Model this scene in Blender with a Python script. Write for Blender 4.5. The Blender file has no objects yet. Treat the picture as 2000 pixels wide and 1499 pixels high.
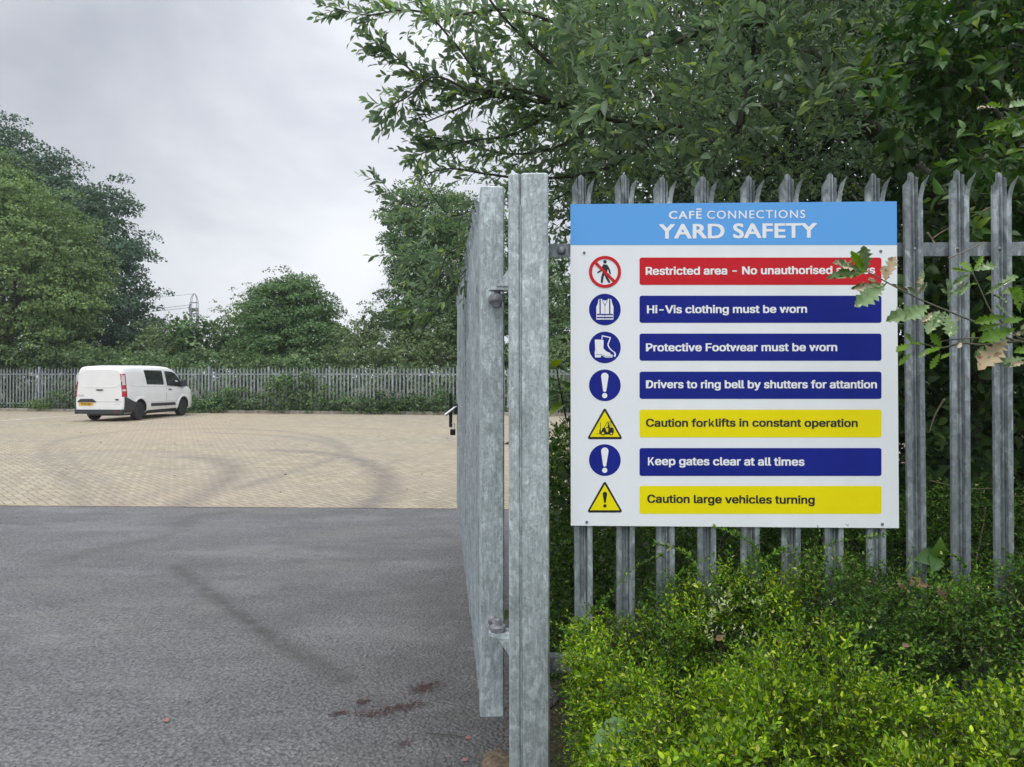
import bpy, bmesh, math, random
import numpy as np
from mathutils import Vector, Matrix
from math import radians as R, sin, cos, pi

random.seed(7)
rng = np.random.default_rng(11)
scn = bpy.context.scene
C = scn.collection

# ------------------------------------------------------------------ camera
F = 1450.0; CX = 1000.0; CY = 711.0; CAMH = 1.65
PIT = R(0.8); YAW = R(2.2)
cam_d = bpy.data.cameras.new('camera'); cam = bpy.data.objects.new('camera', cam_d); C.objects.link(cam)
cam.location = (0, 0, CAMH); cam.rotation_euler = (R(90) + PIT, 0, YAW)
cam_d.sensor_width = 36.0; cam_d.lens = 36.0 * F / 2000.0
cam_d.shift_y = -(749.5 - CY) / 2000.0
cam_d.clip_start = 0.05; cam_d.clip_end = 3000
scn.camera = cam
scn.view_settings.view_transform = 'Standard'; scn.view_settings.look = 'None'
scn.view_settings.exposure = 0.0; scn.view_settings.gamma = 1.0
scn.cycles.max_bounces = 8; scn.cycles.transparent_max_bounces = 8

# ------------------------------------------------------------------ world: overcast sky
SUN_EL, SUN_AZ = 58.0, 215.0     # azimuth: degrees clockwise from +Y
w = bpy.data.worlds.new('World'); scn.world = w; w.use_nodes = True
nt = w.node_tree; N = nt.nodes; L = nt.links
for n in list(N): N.remove(n)
def nd(tree, t, **kw):
    n = tree.nodes.new(t)
    for k, v in kw.items(): setattr(n, k, v)
    return n
out = nd(nt, 'ShaderNodeOutputWorld'); bg = nd(nt, 'ShaderNodeBackground'); L.new(bg.outputs[0], out.inputs[0])
sky = nd(nt, 'ShaderNodeTexSky', sky_type='NISHITA', sun_disc=False); sky.sun_elevation = R(SUN_EL); sky.sun_rotation = R(SUN_AZ)
sc_ = nd(nt, 'ShaderNodeVectorMath', operation='SCALE'); sc_.inputs[3].default_value = 0.9; L.new(sky.outputs[0], sc_.inputs[0])
tc = nd(nt, 'ShaderNodeTexCoord'); sep = nd(nt, 'ShaderNodeSeparateXYZ'); L.new(tc.outputs['Generated'], sep.inputs[0])
mp = nd(nt, 'ShaderNodeMapping'); mp.inputs['Scale'].default_value = (1.0, 1.0, 1.5); L.new(tc.outputs['Generated'], mp.inputs[0])
nz = nd(nt, 'ShaderNodeTexNoise'); nz.inputs['Scale'].default_value = 2.6; nz.inputs['Detail'].default_value = 6; nz.inputs['Roughness'].default_value = 0.5
nz.inputs['Distortion'].default_value = 0.4
L.new(mp.outputs[0], nz.inputs['Vector'])
cr = nd(nt, 'ShaderNodeValToRGB')
cr.color_ramp.elements[0].position = 0.34; cr.color_ramp.elements[0].color = (5.5, 5.8, 6.55, 1)
cr.color_ramp.elements[1].position = 0.66; cr.color_ramp.elements[1].color = (8.9, 9.1, 9.5, 1)
e = cr.color_ramp.elements.new(0.5); e.color = (6.9, 7.15, 7.75, 1)
L.new(nz.outputs[0], cr.inputs[0])
# brighter towards the right of the photo, and towards the zenith as in a real overcast
mr = nd(nt, 'ShaderNodeMapRange', interpolation_type='SMOOTHSTEP'); mr.inputs['From Min'].default_value = -0.62; mr.inputs['From Max'].default_value = -0.15
mr.inputs['To Min'].default_value = 0.92; mr.inputs['To Max'].default_value = 1.24; L.new(sep.outputs['X'], mr.inputs['Value'])
mz = nd(nt, 'ShaderNodeMapRange', interpolation_type='SMOOTHSTEP'); mz.inputs['From Min'].default_value = 0.42; mz.inputs['From Max'].default_value = 0.9
mz.inputs['To Min'].default_value = 1.0; mz.inputs['To Max'].default_value = 2.7; L.new(sep.outputs['Z'], mz.inputs['Value'])
mm = nd(nt, 'ShaderNodeMath', operation='MULTIPLY'); L.new(mr.outputs[0], mm.inputs[0]); L.new(mz.outputs[0], mm.inputs[1])
sm = nd(nt, 'ShaderNodeVectorMath', operation='SCALE'); L.new(cr.outputs[0], sm.inputs[0]); L.new(mm.outputs[0], sm.inputs[3])
mx = nd(nt, 'ShaderNodeMix', data_type='RGBA'); mx.inputs[0].default_value = 0.93
L.new(sc_.outputs[0], mx.inputs[6]); L.new(sm.outputs[0], mx.inputs[7])
L.new(mx.outputs[2], bg.inputs[0]); bg.inputs[1].default_value = 0.1

sun_d = bpy.data.lights.new('sun', 'SUN'); sun_d.energy = 1.5; sun_d.angle = R(40); sun_d.color = (1.0, 0.97, 0.92)
sun = bpy.data.objects.new('sun', sun_d); C.objects.link(sun)
az = R(SUN_AZ); el = R(SUN_EL)
sd = Vector((sin(az) * cos(el), cos(az) * cos(el), sin(el)))
sun.rotation_euler = sd.to_track_quat('Z', 'Y').to_euler()

# ------------------------------------------------------------------ picture <-> place helpers (all give real positions in the yard)
def c2w(cx, d):
    return (cx * cos(YAW) - d * sin(YAW), cx * sin(YAW) + d * cos(YAW))
def ray(px, py):
    yy = (CY - py) / F; xx = (px - CX) / F
    fw = cos(PIT) - sin(PIT) * yy; up = sin(PIT) + cos(PIT) * yy
    x, y = c2w(xx, fw)
    return Vector((x, y, up)), fw
def P(px, py, d):
    v, fw = ray(px, py); return Vector((0, 0, CAMH)) + v * (d / fw)
def PY(px, py, Y):
    v, fw = ray(px, py); return Vector((0, 0, CAMH)) + v * (Y / v.y)
def G(px, py, z=0.0):
    v, fw = ray(px, py); return Vector((0, 0, CAMH)) + v * ((z - CAMH) / v.z)
def Parr(px, py, d):
    px = np.asarray(px, float); py = np.asarray(py, float); d = np.asarray(d, float)
    yy = (CY - py) / F; xx = (px - CX) / F
    fw = cos(PIT) - sin(PIT) * yy; up = sin(PIT) + cos(PIT) * yy
    t = d / fw
    return np.stack([(xx * cos(YAW) - fw * sin(YAW)) * t, (xx * sin(YAW) + fw * cos(YAW)) * t, CAMH + up * t], -1)

# ------------------------------------------------------------------ object helpers
def tag(o, label=None, cat=None, group=None, kind=None):
    if label: o['label'] = label
    if cat: o['category'] = cat
    if group: o['group'] = group
    if kind: o['kind'] = kind
    return o
def empty(name, loc=(0, 0, 0), rz=0.0, **kw):
    o = bpy.data.objects.new(name, None); C.objects.link(o); o.location = loc; o.rotation_euler = (0, 0, rz)
    o.empty_display_size = 0.1
    return tag(o, **kw)
def link(name, me, parent=None, loc=(0, 0, 0), rot=(0, 0, 0)):
    o = bpy.data.objects.new(name, me); C.objects.link(o); o.location = loc; o.rotation_euler = rot
    if parent is not None: o.parent = parent
    return o
def np_mesh(name, verts, loops, sizes, mat=None, smooth=False, midx=None, mats=None):
    me = bpy.data.meshes.new(name)
    verts = np.ascontiguousarray(verts, dtype=np.float32); loops = np.ascontiguousarray(loops, dtype=np.int32).ravel()
    sizes = np.ascontiguousarray(sizes, dtype=np.int32)
    me.vertices.add(len(verts)); me.vertices.foreach_set('co', verts.ravel())
    me.loops.add(len(loops)); me.loops.foreach_set('vertex_index', loops)
    me.polygons.add(len(sizes)); st = np.concatenate([[0], np.cumsum(sizes)[:-1]]).astype(np.int32)
    me.polygons.foreach_set('loop_start', st); me.polygons.foreach_set('loop_total', sizes)
    if smooth: me.polygons.foreach_set('use_smooth', np.ones(len(sizes), bool))
    if mats:
        for m in mats: me.materials.append(m)
        me.polygons.foreach_set('material_index', np.ascontiguousarray(midx, dtype=np.int32))
    elif mat: me.materials.append(mat)
    me.update(calc_edges=True)
    return me

class MB:
    """collects simple shapes and links them as ONE mesh"""
    def __init__(s): s.v = []; s.f = []; s.m = []; s.mi = 0
    def add(s, vs, fs):
        o = len(s.v); s.v += [tuple(v) for v in vs]; s.f += [tuple(i + o for i in f) for f in fs]; s.m += [s.mi] * len(fs); return s
    def box(s, c, size, rz=0.0, M=None):
        x, y, z = [k / 2 for k in size]; vs = []
        for a in (-x, x):
            for b in (-y, y):
                for d in (-z, z): vs.append(Vector((a * cos(rz) - b * sin(rz), a * sin(rz) + b * cos(rz), d)))
        if M is not None: vs = [M @ v for v in vs]
        vs = [v + Vector(c) for v in vs]
        return s.add(vs, [(0, 1, 3, 2), (4, 6, 7, 5), (0, 4, 5, 1), (2, 3, 7, 6), (0, 2, 6, 4), (1, 5, 7, 3)])
    def cbox(s, c, size, b=0.004, rz=0.0):
        """box with chamfered vertical and top edges"""
        x, y, z = [k / 2 for k in size]
        def ring(ix, zz):
            xx, yy = x - ix, y - ix; bb = b
            pts = [(-xx + bb, -yy), (xx - bb, -yy), (xx, -yy + bb), (xx, yy - bb), (xx - bb, yy), (-xx + bb, yy), (-xx, yy - bb), (-xx, -yy + bb)]
            return [(p[0] * cos(rz) - p[1] * sin(rz) + c[0], p[0] * sin(rz) + p[1] * cos(rz) + c[1], c[2] + zz) for p in pts]
        rings = [ring(b, -z), ring(0, -z + b), ring(0, z - b), ring(b, z)]
        vs = [v for r in rings for v in r]; fs = []
        for k in range(3):
            for i in range(8): fs.append((k * 8 + i, k * 8 + (i + 1) % 8, (k + 1) * 8 + (i + 1) % 8, (k + 1) * 8 + i))
        fs.append(tuple(range(7, -1, -1))); fs.append(tuple(range(24, 32)))
        return s.add(vs, fs)
    def tube(s, pts, rad, n=6, cap=True):
        pts = [Vector(p) for p in pts]
        if not hasattr(rad, '__len__'): rad = [rad] * len(pts)
        up = Vector((0, 0, 1)); vs = []; fs = []; prev = None
        for i, p in enumerate(pts):
            t = (pts[min(i + 1, len(pts) - 1)] - pts[max(i - 1, 0)])
            if t.length < 1e-9: t = up.copy()
            t.normalize()
            a = prev if prev is not None else (Vector((1, 0, 0)) if abs(t.z) > 0.9 else up)
            a = (a - t * a.dot(t)).normalized(); prev = a; b = t.cross(a)
            for k in range(n):
                th = 2 * pi * k / n; vs.append(p + (a * cos(th) + b * sin(th)) * rad[i])
        for i in range(len(pts) - 1):
            for k in range(n): fs.append((i * n + k, i * n + (k + 1) % n, (i + 1) * n + (k + 1) % n, (i + 1) * n + k))
        if cap:
            fs.append(tuple(range(n - 1, -1, -1))); fs.append(tuple((len(pts) - 1) * n + k for k in range(n)))
        return s.add(vs, fs)
    def cyl(s, p0, p1, r, n=16, r2=None): return s.tube([p0, p1], [r, r if r2 is None else r2], n)
    def lathe(s, c, prof, n=20, axis='Z'):
        """profile [(r, h)] turned about an axis through c"""
        vs = []; fs = []
        for r, h in prof:
            for k in range(n):
                a = 2 * pi * k / n; u, v = r * cos(a), r * sin(a)
                q = {'Z': (u, v, h), 'Y': (u, h, v), 'X': (h, u, v)}[axis]
                vs.append((c[0] + q[0], c[1] + q[1], c[2] + q[2]))
        for i in range(len(prof) - 1):
            for k in range(n): fs.append((i * n + k, i * n + (k + 1) % n, (i + 1) * n + (k + 1) % n, (i + 1) * n + k))
        fs.append(tuple(range(n))); fs.append(tuple((len(prof) - 1) * n + k for k in range(n)))
        return s.add(vs, fs)
    def prism(s, poly, M, t):
        """2-D polygon (a,b) placed by function M(a,b,c), thickness t along c"""
        n = len(poly); vs = [M(a, b, 0) for a, b in poly] + [M(a, b, t) for a, b in poly]
        fs = [tuple(range(n)), tuple(range(2 * n - 1, n - 1, -1))] + [(i, i + n, (i + 1) % n + n, (i + 1) % n) for i in range(n)]
        return s.add(vs, fs)
    def mesh(s, name, mat, smooth=False, fix=True):
        me = bpy.data.meshes.new(name); me.from_pydata([tuple(v) for v in s.v], [], s.f)
        if fix:
            bm = bmesh.new(); bm.from_mesh(me); bmesh.ops.recalc_face_normals(bm, faces=bm.faces); bm.to_mesh(me); bm.free()
        if isinstance(mat, (list, tuple)):
            for m in mat: me.materials.append(m)
            me.polygons.foreach_set('material_index', s.m)
        else: me.materials.append(mat)
        if smooth: me.polygons.foreach_set('use_smooth', [True] * len(me.polygons))
        me.update(); return me
    def build(s, name, mat, parent=None, smooth=False, loc=(0, 0, 0), rot=(0, 0, 0), fix=True):
        return link(name, s.mesh(name, mat, smooth, fix), parent, loc, rot)

# ------------------------------------------------------------------ materials
def mat(name, col, rough=0.6, metal=0.0, spec=0.5, noise=None, bump=None, coat=0.0):
    """noise = (scale, amount, detail, stretch): mottles the colour; bump = (scale, strength)"""
    m = bpy.data.materials.new(name); m.use_nodes = True; t = m.node_tree; p = t.nodes['Principled BSDF']
    p.inputs['Base Color'].default_value = (*col, 1); p.inputs['Roughness'].default_value = rough; p.inputs['Metallic'].default_value = metal
    p.inputs['Specular IOR Level'].default_value = spec
    if coat: p.inputs['Coat Weight'].default_value = coat; p.inputs['Coat Roughness'].default_value = 0.08
    g = nd(t, 'ShaderNodeNewGeometry') if False else nd(t, 'ShaderNodeTexCoord')
    if noise:
        s_, a_, dt, st = noise
        mpn = nd(t, 'ShaderNodeMapping'); mpn.inputs['Scale'].default_value = st; t.links.new(g.outputs['Object'], mpn.inputs[0])
        n = nd(t, 'ShaderNodeTexNoise'); n.inputs['Scale'].default_value = s_; n.inputs['Detail'].default_value = dt; t.links.new(mpn.outputs[0], n.inputs['Vector'])
        r = nd(t, 'ShaderNodeMapRange'); r.inputs['From Min'].default_value = 0.3; r.inputs['From Max'].default_value = 0.7
        r.inputs['To Min'].default_value = 1 - a_; r.inputs['To Max'].default_value = 1 + a_; t.links.new(n.outputs[0], r.inputs['Value'])
        v = nd(t, 'ShaderNodeVectorMath', operation='SCALE'); v.inputs[0].default_value = col; t.links.new(r.outputs[0], v.inputs[3]); t.links.new(v.outputs[0], p.inputs['Base Color'])
    if bump:
        n2 = nd(t, 'ShaderNodeTexNoise'); n2.inputs['Scale'].default_value = bump[0]; n2.inputs['Detail'].default_value = 3; t.links.new(g.outputs['Object'], n2.inputs['Vector'])
        b = nd(t, 'ShaderNodeBump'); b.inputs['Strength'].default_value = bump[1]; b.inputs['Distance'].default_value = 0.01; t.links.new(n2.outputs[0], b.inputs['Height']); t.links.new(b.outputs[0], p.inputs['Normal'])
    return m

def galv(name, base=(0.30, 0.345, 0.36), vein=(0.46, 0.52, 0.54), dark=(0.19, 0.22, 0.235), metal=0.35, rough=0.5, scale=1.0):
    """hot-dip galvanised steel: spangle patches, pale runs, fine vertical streaks"""
    m = bpy.data.materials.new(name); m.use_nodes = True; t = m.node_tree; p = t.nodes['Principled BSDF']; l = t.links
    g = nd(t, 'ShaderNodeTexCoord'); oi = nd(t, 'ShaderNodeObjectInfo')
    off = nd(t, 'ShaderNodeVectorMath', operation='SCALE'); off.inputs[0].default_value = (7, 13, 29); l.new(oi.outputs['Random'], off.inputs[3])
    ad = nd(t, 'ShaderNodeVectorMath', operation='ADD'); l.new(g.outputs['Object'], ad.inputs[0]); l.new(off.outputs[0], ad.inputs[1])
    def noise(s, d, st=(1, 1, 1), dist=0.0, rg=0.55):
        a = nd(t, 'ShaderNodeMapping'); a.inputs['Scale'].default_value = st; l.new(ad.outputs[0], a.inputs[0])
        n = nd(t, 'ShaderNodeTexNoise'); n.inputs['Scale'].default_value = s * scale; n.inputs['Detail'].default_value = d; n.inputs['Distortion'].default_value = dist; n.inputs['Roughness'].default_value = rg
        l.new(a.outputs[0], n.inputs['Vector']); return n.outputs[0]
    def rmp(v, a, b, c=0.0, d=1.0):
        r = nd(t, 'ShaderNodeMapRange', interpolation_type='SMOOTHSTEP'); r.inputs['From Min'].default_value = a; r.inputs['From Max'].default_value = b
        r.inputs['To Min'].default_value = c; r.inputs['To Max'].default_value = d; l.new(v, r.inputs['Value']); return r.outputs[0]
    vo = nd(t, 'ShaderNodeTexVoronoi'); vo.inputs['Scale'].default_value = 70 * scale
    am = nd(t, 'ShaderNodeMapping'); am.inputs['Scale'].default_value = (1, 1, 0.7); l.new(ad.outputs[0], am.inputs[0])
    nw = nd(t, 'ShaderNodeTexNoise'); nw.inputs['Scale'].default_value = 45 * scale; l.new(am.outputs[0], nw.inputs['Vector'])
    mxv = nd(t, 'ShaderNodeMix', data_type='VECTOR'); mxv.inputs[0].default_value = 0.04; l.new(am.outputs[0], mxv.inputs[4]); l.new(nw.outputs[1], mxv.inputs[5])
    l.new(mxv.outputs[1], vo.inputs['Vector'])
    def mixc(f, a, b):
        x = nd(t, 'ShaderNodeMix', data_type='RGBA')
        if isinstance(a, tuple): x.inputs[6].default_value = (*a, 1)
        else: l.new(a, x.inputs[6])
        x.inputs[7].default_value = (*b, 1); l.new(f, x.inputs[0]); return x.outputs[2]
    c = mixc(rmp(noise(14, 5, (1, 1, 0.5), 1.2), 0.48, 0.66, 0.0, 0.75), base, vein)
    c = mixc(rmp(noise(22, 4, (1, 1, 0.35), 0.6), 0.54, 0.70, 0.0, 0.8), c, dark)
    vs = nd(t, 'ShaderNodeSeparateColor'); l.new(vo.outputs['Color'], vs.inputs[0])
    v1 = rmp(vs.outputs[0], 0, 1, 0.84, 1.16)
    v2 = rmp(noise(140, 4, (1, 1, 0.06)), 0.3, 0.7, 0.86, 1.14)
    v3 = rmp(noise(3, 3, (1, 1, 0.4)), 0.3, 0.7, 0.90, 1.10)
    mlt = nd(t, 'ShaderNodeMath', operation='MULTIPLY'); l.new(v1, mlt.inputs[0]); l.new(v2, mlt.inputs[1])
    ml2 = nd(t, 'ShaderNodeMath', operation='MULTIPLY'); l.new(mlt.outputs[0], ml2.inputs[0]); l.new(v3, ml2.inputs[1])
    vm = nd(t, 'ShaderNodeVectorMath', operation='SCALE'); l.new(c, vm.inputs[0]); l.new(ml2.outputs[0], vm.inputs[3])
    l.new(vm.outputs[0], p.inputs['Base Color'])
    l.new(rmp(noise(30, 4), 0.3, 0.7, rough - 0.1, rough + 0.15), p.inputs['Roughness']); p.inputs['Metallic'].default_value = metal
    b = nd(t, 'ShaderNodeBump'); b.inputs['Strength'].default_value = 0.25; b.inputs['Distance'].default_value = 0.003; l.new(noise(60, 5, (1, 1, 0.5)), b.inputs['Height']); l.new(b.outputs[0], p.inputs['Normal'])
    return m

def leafmat(name, cols, transl=0.3, rough=0.42, vary=0.3, vscale=0.8, spec=0.45):
    m = bpy.data.materials.new(name); m.use_nodes = True; t = m.node_tree; p = t.nodes['Principled BSDF']; l = t.links
    g = nd(t, 'ShaderNodeNewGeometry'); c = nd(t, 'ShaderNodeValToRGB'); els = c.color_ramp.elements
    n = len(cols)
    for i, (pos, col) in enumerate(cols):
        if i < 2: e = els[i]; e.position = pos
        else: e = els.new(pos)
        e.color = (*col, 1)
    l.new(g.outputs['Random Per Island'], c.inputs[0])
    nz = nd(t, 'ShaderNodeTexNoise'); nz.inputs['Scale'].default_value = vscale; nz.inputs['Detail'].default_value = 3; l.new(g.outputs['Position'], nz.inputs['Vector'])
    r = nd(t, 'ShaderNodeMapRange'); r.inputs['From Min'].default_value = 0.3; r.inputs['From Max'].default_value = 0.7; r.inputs['To Min'].default_value = 1 - vary; r.inputs['To Max'].default_value = 1 + vary
    l.new(nz.outputs[0], r.inputs['Value'])
    v = nd(t, 'ShaderNodeVectorMath', operation='SCALE'); l.new(c.outputs[0], v.inputs[0]); l.new(r.outputs[0], v.inputs[3])
    l.new(v.outputs[0], p.inputs['Base Color']); p.inputs['Roughness'].default_value = rough; p.inputs['Specular IOR Level'].default_value = spec
    tr = nd(t, 'ShaderNodeBsdfTranslucent')
    hs = nd(t, 'ShaderNodeHueSaturation'); hs.inputs['Saturation'].default_value = 1.15; hs.inputs['Value'].default_value = 1.6; hs.inputs['Hue'].default_value = 0.49; l.new(v.outputs[0], hs.inputs['Color']); l.new(hs.outputs[0], tr.inputs[0])
    ms = nd(t, 'ShaderNodeMixShader'); ms.inputs[0].default_value = transl
    o = t.nodes['Material Output']; l.new(p.outputs[0], ms.inputs[1]); l.new(tr.outputs[0], ms.inputs[2]); l.new(ms.outputs[0], o.inputs[0])
    return m

M = {}
M['galv'] = galv('galvanised_steel', base=(0.34, 0.39, 0.41), vein=(0.50, 0.57, 0.60), dark=(0.22, 0.26, 0.28))
M['galv_post'] = galv('galvanised_post', base=(0.40, 0.455, 0.465), vein=(0.60, 0.67, 0.685), dark=(0.30, 0.345, 0.355), scale=1.5)
M['galv_pale'] = galv('galvanised_pale', base=(0.225, 0.255, 0.27), vein=(0.42, 0.47, 0.49), dark=(0.15, 0.17, 0.18))
M['galv_far'] = galv('galvanised_weathered', base=(0.28, 0.31, 0.33), vein=(0.34, 0.37, 0.39), dark=(0.2, 0.22, 0.24), scale=0.2, metal=0.2)
M['iron'] = mat('dull_galvanised_iron', (0.25, 0.25, 0.27), 0.5, 0.4, noise=(60, 0.25, 4, (1, 1, 1)), bump=(200, 0.2))
M['black_steel'] = mat('black_lock_steel', (0.012, 0.013, 0.018), 0.4, 0.2)
M['bright_steel'] = mat('bright_steel', (0.62, 0.64, 0.65), 0.35, 0.4)
M['bark'] = mat('bark', (0.075, 0.068, 0.052), 0.9, noise=(12, 0.4, 5, (1, 1, 0.3)), bump=(40, 0.8))
M['twig'] = mat('twig_bark', (0.05, 0.045, 0.032), 0.8)
M['dead_twig'] = mat('dead_twig', (0.22, 0.17, 0.12), 0.85)
M['sign_white'] = mat('sign_white_sheet', (0.83, 0.86, 0.885), 0.4, noise=(9, 0.025, 4, (1, 1, 0.4)))
M['sign_sky'] = mat('sign_sky_blue', (0.12, 0.39, 0.83), 0.45, spec=0.3)
M['sign_navy'] = mat('sign_navy_blue', (0.008, 0.018, 0.235), 0.45, spec=0.2, noise=(6, 0.12, 4, (1, 1, 0.3)))
M['sign_red'] = mat('sign_red', (0.60, 0.015, 0.025), 0.45, spec=0.2, noise=(6, 0.05, 4, (1, 1, 0.3)))
M['sign_yellow'] = mat('sign_yellow', (0.86, 0.74, 0.002), 0.45, spec=0.2, noise=(6, 0.03, 4, (1, 1, 0.3)))
M['sign_black'] = mat('sign_black', (0.012, 0.014, 0.018), 0.4)
M['sign_text_white'] = mat('sign_lettering_white', (0.87, 0.88, 0.90), 0.4)
M['van_white'] = mat('van_white_paint', (0.80, 0.81, 0.81), 0.3, coat=0.4, noise=(1.6, 0.045, 5, (1, 1, 1)))
M['van_plastic'] = mat('van_grey_plastic', (0.035, 0.038, 0.042), 0.55)
M['van_glass'] = mat('van_dark_glass', (0.015, 0.02, 0.022), 0.06, spec=0.8)
M['van_red'] = mat('van_lamp_red', (0.42, 0.015, 0.03), 0.15, coat=0.5)
M['van_clear'] = mat('van_lamp_clear', (0.65, 0.62, 0.63), 0.12, coat=0.5)
M['rubber'] = mat('tyre_rubber', (0.018, 0.018, 0.02), 0.8)
M['rim'] = mat('wheel_steel_grey', (0.22, 0.23, 0.25), 0.45, 0.5)
M['plate_yellow'] = mat('number_plate_yellow', (0.72, 0.42, 0.04), 0.4)
M['chrome'] = mat('badge_chrome', (0.25, 0.27, 0.3), 0.2, 0.8)
M['badge_blue'] = mat('badge_blue', (0.02, 0.035, 0.09), 0.3)
M['line_paint'] = mat('white_line_paint', (0.62, 0.60, 0.56), 0.8, noise=(5, 0.2, 5, (1, 1, 1)))
M['concrete'] = mat('kerb_concrete', (0.30, 0.275, 0.23), 0.9, noise=(4, 0.25, 5, (1, 1, 1)), bump=(60, 0.3))
M['pylon'] = mat('pylon_steel', (0.10, 0.11, 0.13), 0.7)
M['debris'] = mat('wet_brown_litter', (0.10, 0.042, 0.030), 0.6, noise=(40, 0.5, 3, (1, 1, 1)))
M['red_leaf'] = mat('fallen_red_leaf', (0.26, 0.11, 0.085), 0.6)
M['dry_leaf'] = mat('dry_brown_leaf', (0.15, 0.085, 0.045), 0.75, noise=(25, 0.5, 4, (1, 1, 1)), bump=(60, 0.6))

M['lf_willow'] = leafmat('leaf_willow', [(0.0, (0.098, 0.155, 0.090)), (0.5, (0.140, 0.215, 0.115)), (0.88, (0.19, 0.28, 0.13)), (1.0, (0.28, 0.39, 0.08))], 0.40, 0.36, 0.42, 2.0, 0.5)
M['lf_willow_shaded'] = leafmat('leaf_willow_shaded', [(0.0, (0.026, 0.044, 0.023)), (0.6, (0.040, 0.066, 0.031)), (1.0, (0.070, 0.105, 0.038))], 0.15, 0.4, 0.3, 1.2, 0.4)  # darkened copy of the willow leaf, shade mixed into its colour
M['lf_dogwood'] = leafmat('leaf_dogwood', [(0.0, (0.030, 0.078, 0.020)), (0.6, (0.055, 0.130, 0.028)), (0.9, (0.10, 0.205, 0.036)), (1.0, (0.23, 0.32, 0.03))], 0.25, 0.4, 0.2, 2.0, 0.45)
M['lf_bramble'] = leafmat('leaf_bramble', [(0.0, (0.022, 0.055, 0.016)), (0.7, (0.045, 0.095, 0.024)), (1.0, (0.10, 0.17, 0.03))], 0.22, 0.5, 0.3, 2.0, 0.35)
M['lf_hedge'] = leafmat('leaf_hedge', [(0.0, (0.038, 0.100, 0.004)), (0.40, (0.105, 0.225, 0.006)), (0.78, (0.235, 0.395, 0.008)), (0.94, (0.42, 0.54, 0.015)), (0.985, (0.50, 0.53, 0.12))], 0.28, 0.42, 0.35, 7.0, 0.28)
M['lf_hedge_dark'] = leafmat('leaf_hedge_shaded', [(0.0, (0.030, 0.088, 0.010)), (0.6, (0.068, 0.170, 0.016)), (0.90, (0.14, 0.27, 0.022)), (0.97, (0.28, 0.33, 0.09))], 0.22, 0.5, 0.45, 5.0, 0.25)  # hedge leaf again in darker greens: shade put into the colour
M['lf_variegated'] = leafmat('leaf_pale_variegated', [(0.0, (0.20, 0.28, 0.09)), (1.0, (0.50, 0.54, 0.28))], 0.15, 0.4, 0.2)
M['lf_hornbeam'] = leafmat('leaf_light_green_tree', [(0.0, (0.085, 0.150, 0.052)), (0.5, (0.125, 0.205, 0.066)), (1.0, (0.21, 0.305, 0.088))], 0.18, 0.6, 0.3, 0.5, 0.25)
M['lf_sycamore'] = leafmat('leaf_dark_green_tree', [(0.0, (0.045, 0.092, 0.052)), (0.6, (0.062, 0.120, 0.064)), (1.0, (0.09, 0.16, 0.08))], 0.15, 0.6, 0.3, 0.5, 0.25)
M['lf_ivy'] = leafmat('leaf_ivy', [(0.0, (0.050, 0.108, 0.036)), (0.6, (0.078, 0.155, 0.046)), (1.0, (0.125, 0.225, 0.06))], 0.14, 0.55, 0.3, 0.6, 0.25)
M['lf_scrub'] = leafmat('leaf_olive_scrub', [(0.0, (0.085, 0.135, 0.050)), (0.6, (0.115, 0.170, 0.062)), (1.0, (0.18, 0.235, 0.09))], 0.18, 0.65, 0.35, 0.6, 0.25)
M['lf_weed'] = leafmat('leaf_weeds', [(0.0, (0.055, 0.105, 0.038)), (0.6, (0.085, 0.150, 0.050)), (0.95, (0.135, 0.21, 0.075)), (1.0, (0.27, 0.31, 0.16))], 0.18, 0.6, 0.35, 1.0, 0.25)
M['lf_oak'] = leafmat('leaf_oak_fresh', [(0.0, (0.09, 0.20, 0.012)), (1.0, (0.17, 0.32, 0.02))], 0.35, 0.45, 0.1)
def oakpatch(name, a, b, th):
    m = mat(name, a, 0.6); t = m.node_tree; l = t.links; p = t.nodes['Principled BSDF']
    g = nd(t, 'ShaderNodeNewGeometry'); n = nd(t, 'ShaderNodeTexNoise'); n.inputs['Scale'].default_value = 38; n.inputs['Detail'].default_value = 3; l.new(g.outputs['Position'], n.inputs['Vector'])
    r = nd(t, 'ShaderNodeMapRange'); r.inputs['From Min'].default_value = th - 0.02; r.inputs['From Max'].default_value = th + 0.02; l.new(n.outputs[0], r.inputs['Value'])
    x = nd(t, 'ShaderNodeMix', data_type='RGBA'); x.inputs[6].default_value = (*a, 1); x.inputs[7].default_value = (*b, 1); l.new(r.outputs[0], x.inputs[0]); l.new(x.outputs[2], p.inputs['Base Color'])
    return m
M['lf_oak_dull'] = oakpatch('leaf_oak_mildewed', (0.15, 0.24, 0.09), (0.52, 0.50, 0.36), 0.66)
M['lf_oak_cream'] = oakpatch('leaf_oak_withered', (0.50, 0.43, 0.28), (0.12, 0.17, 0.07), 0.52)
M['lf_oak_brown'] = oakpatch('leaf_oak_brown', (0.34, 0.26, 0.15), (0.16, 0.10, 0.05), 0.62)

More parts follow.
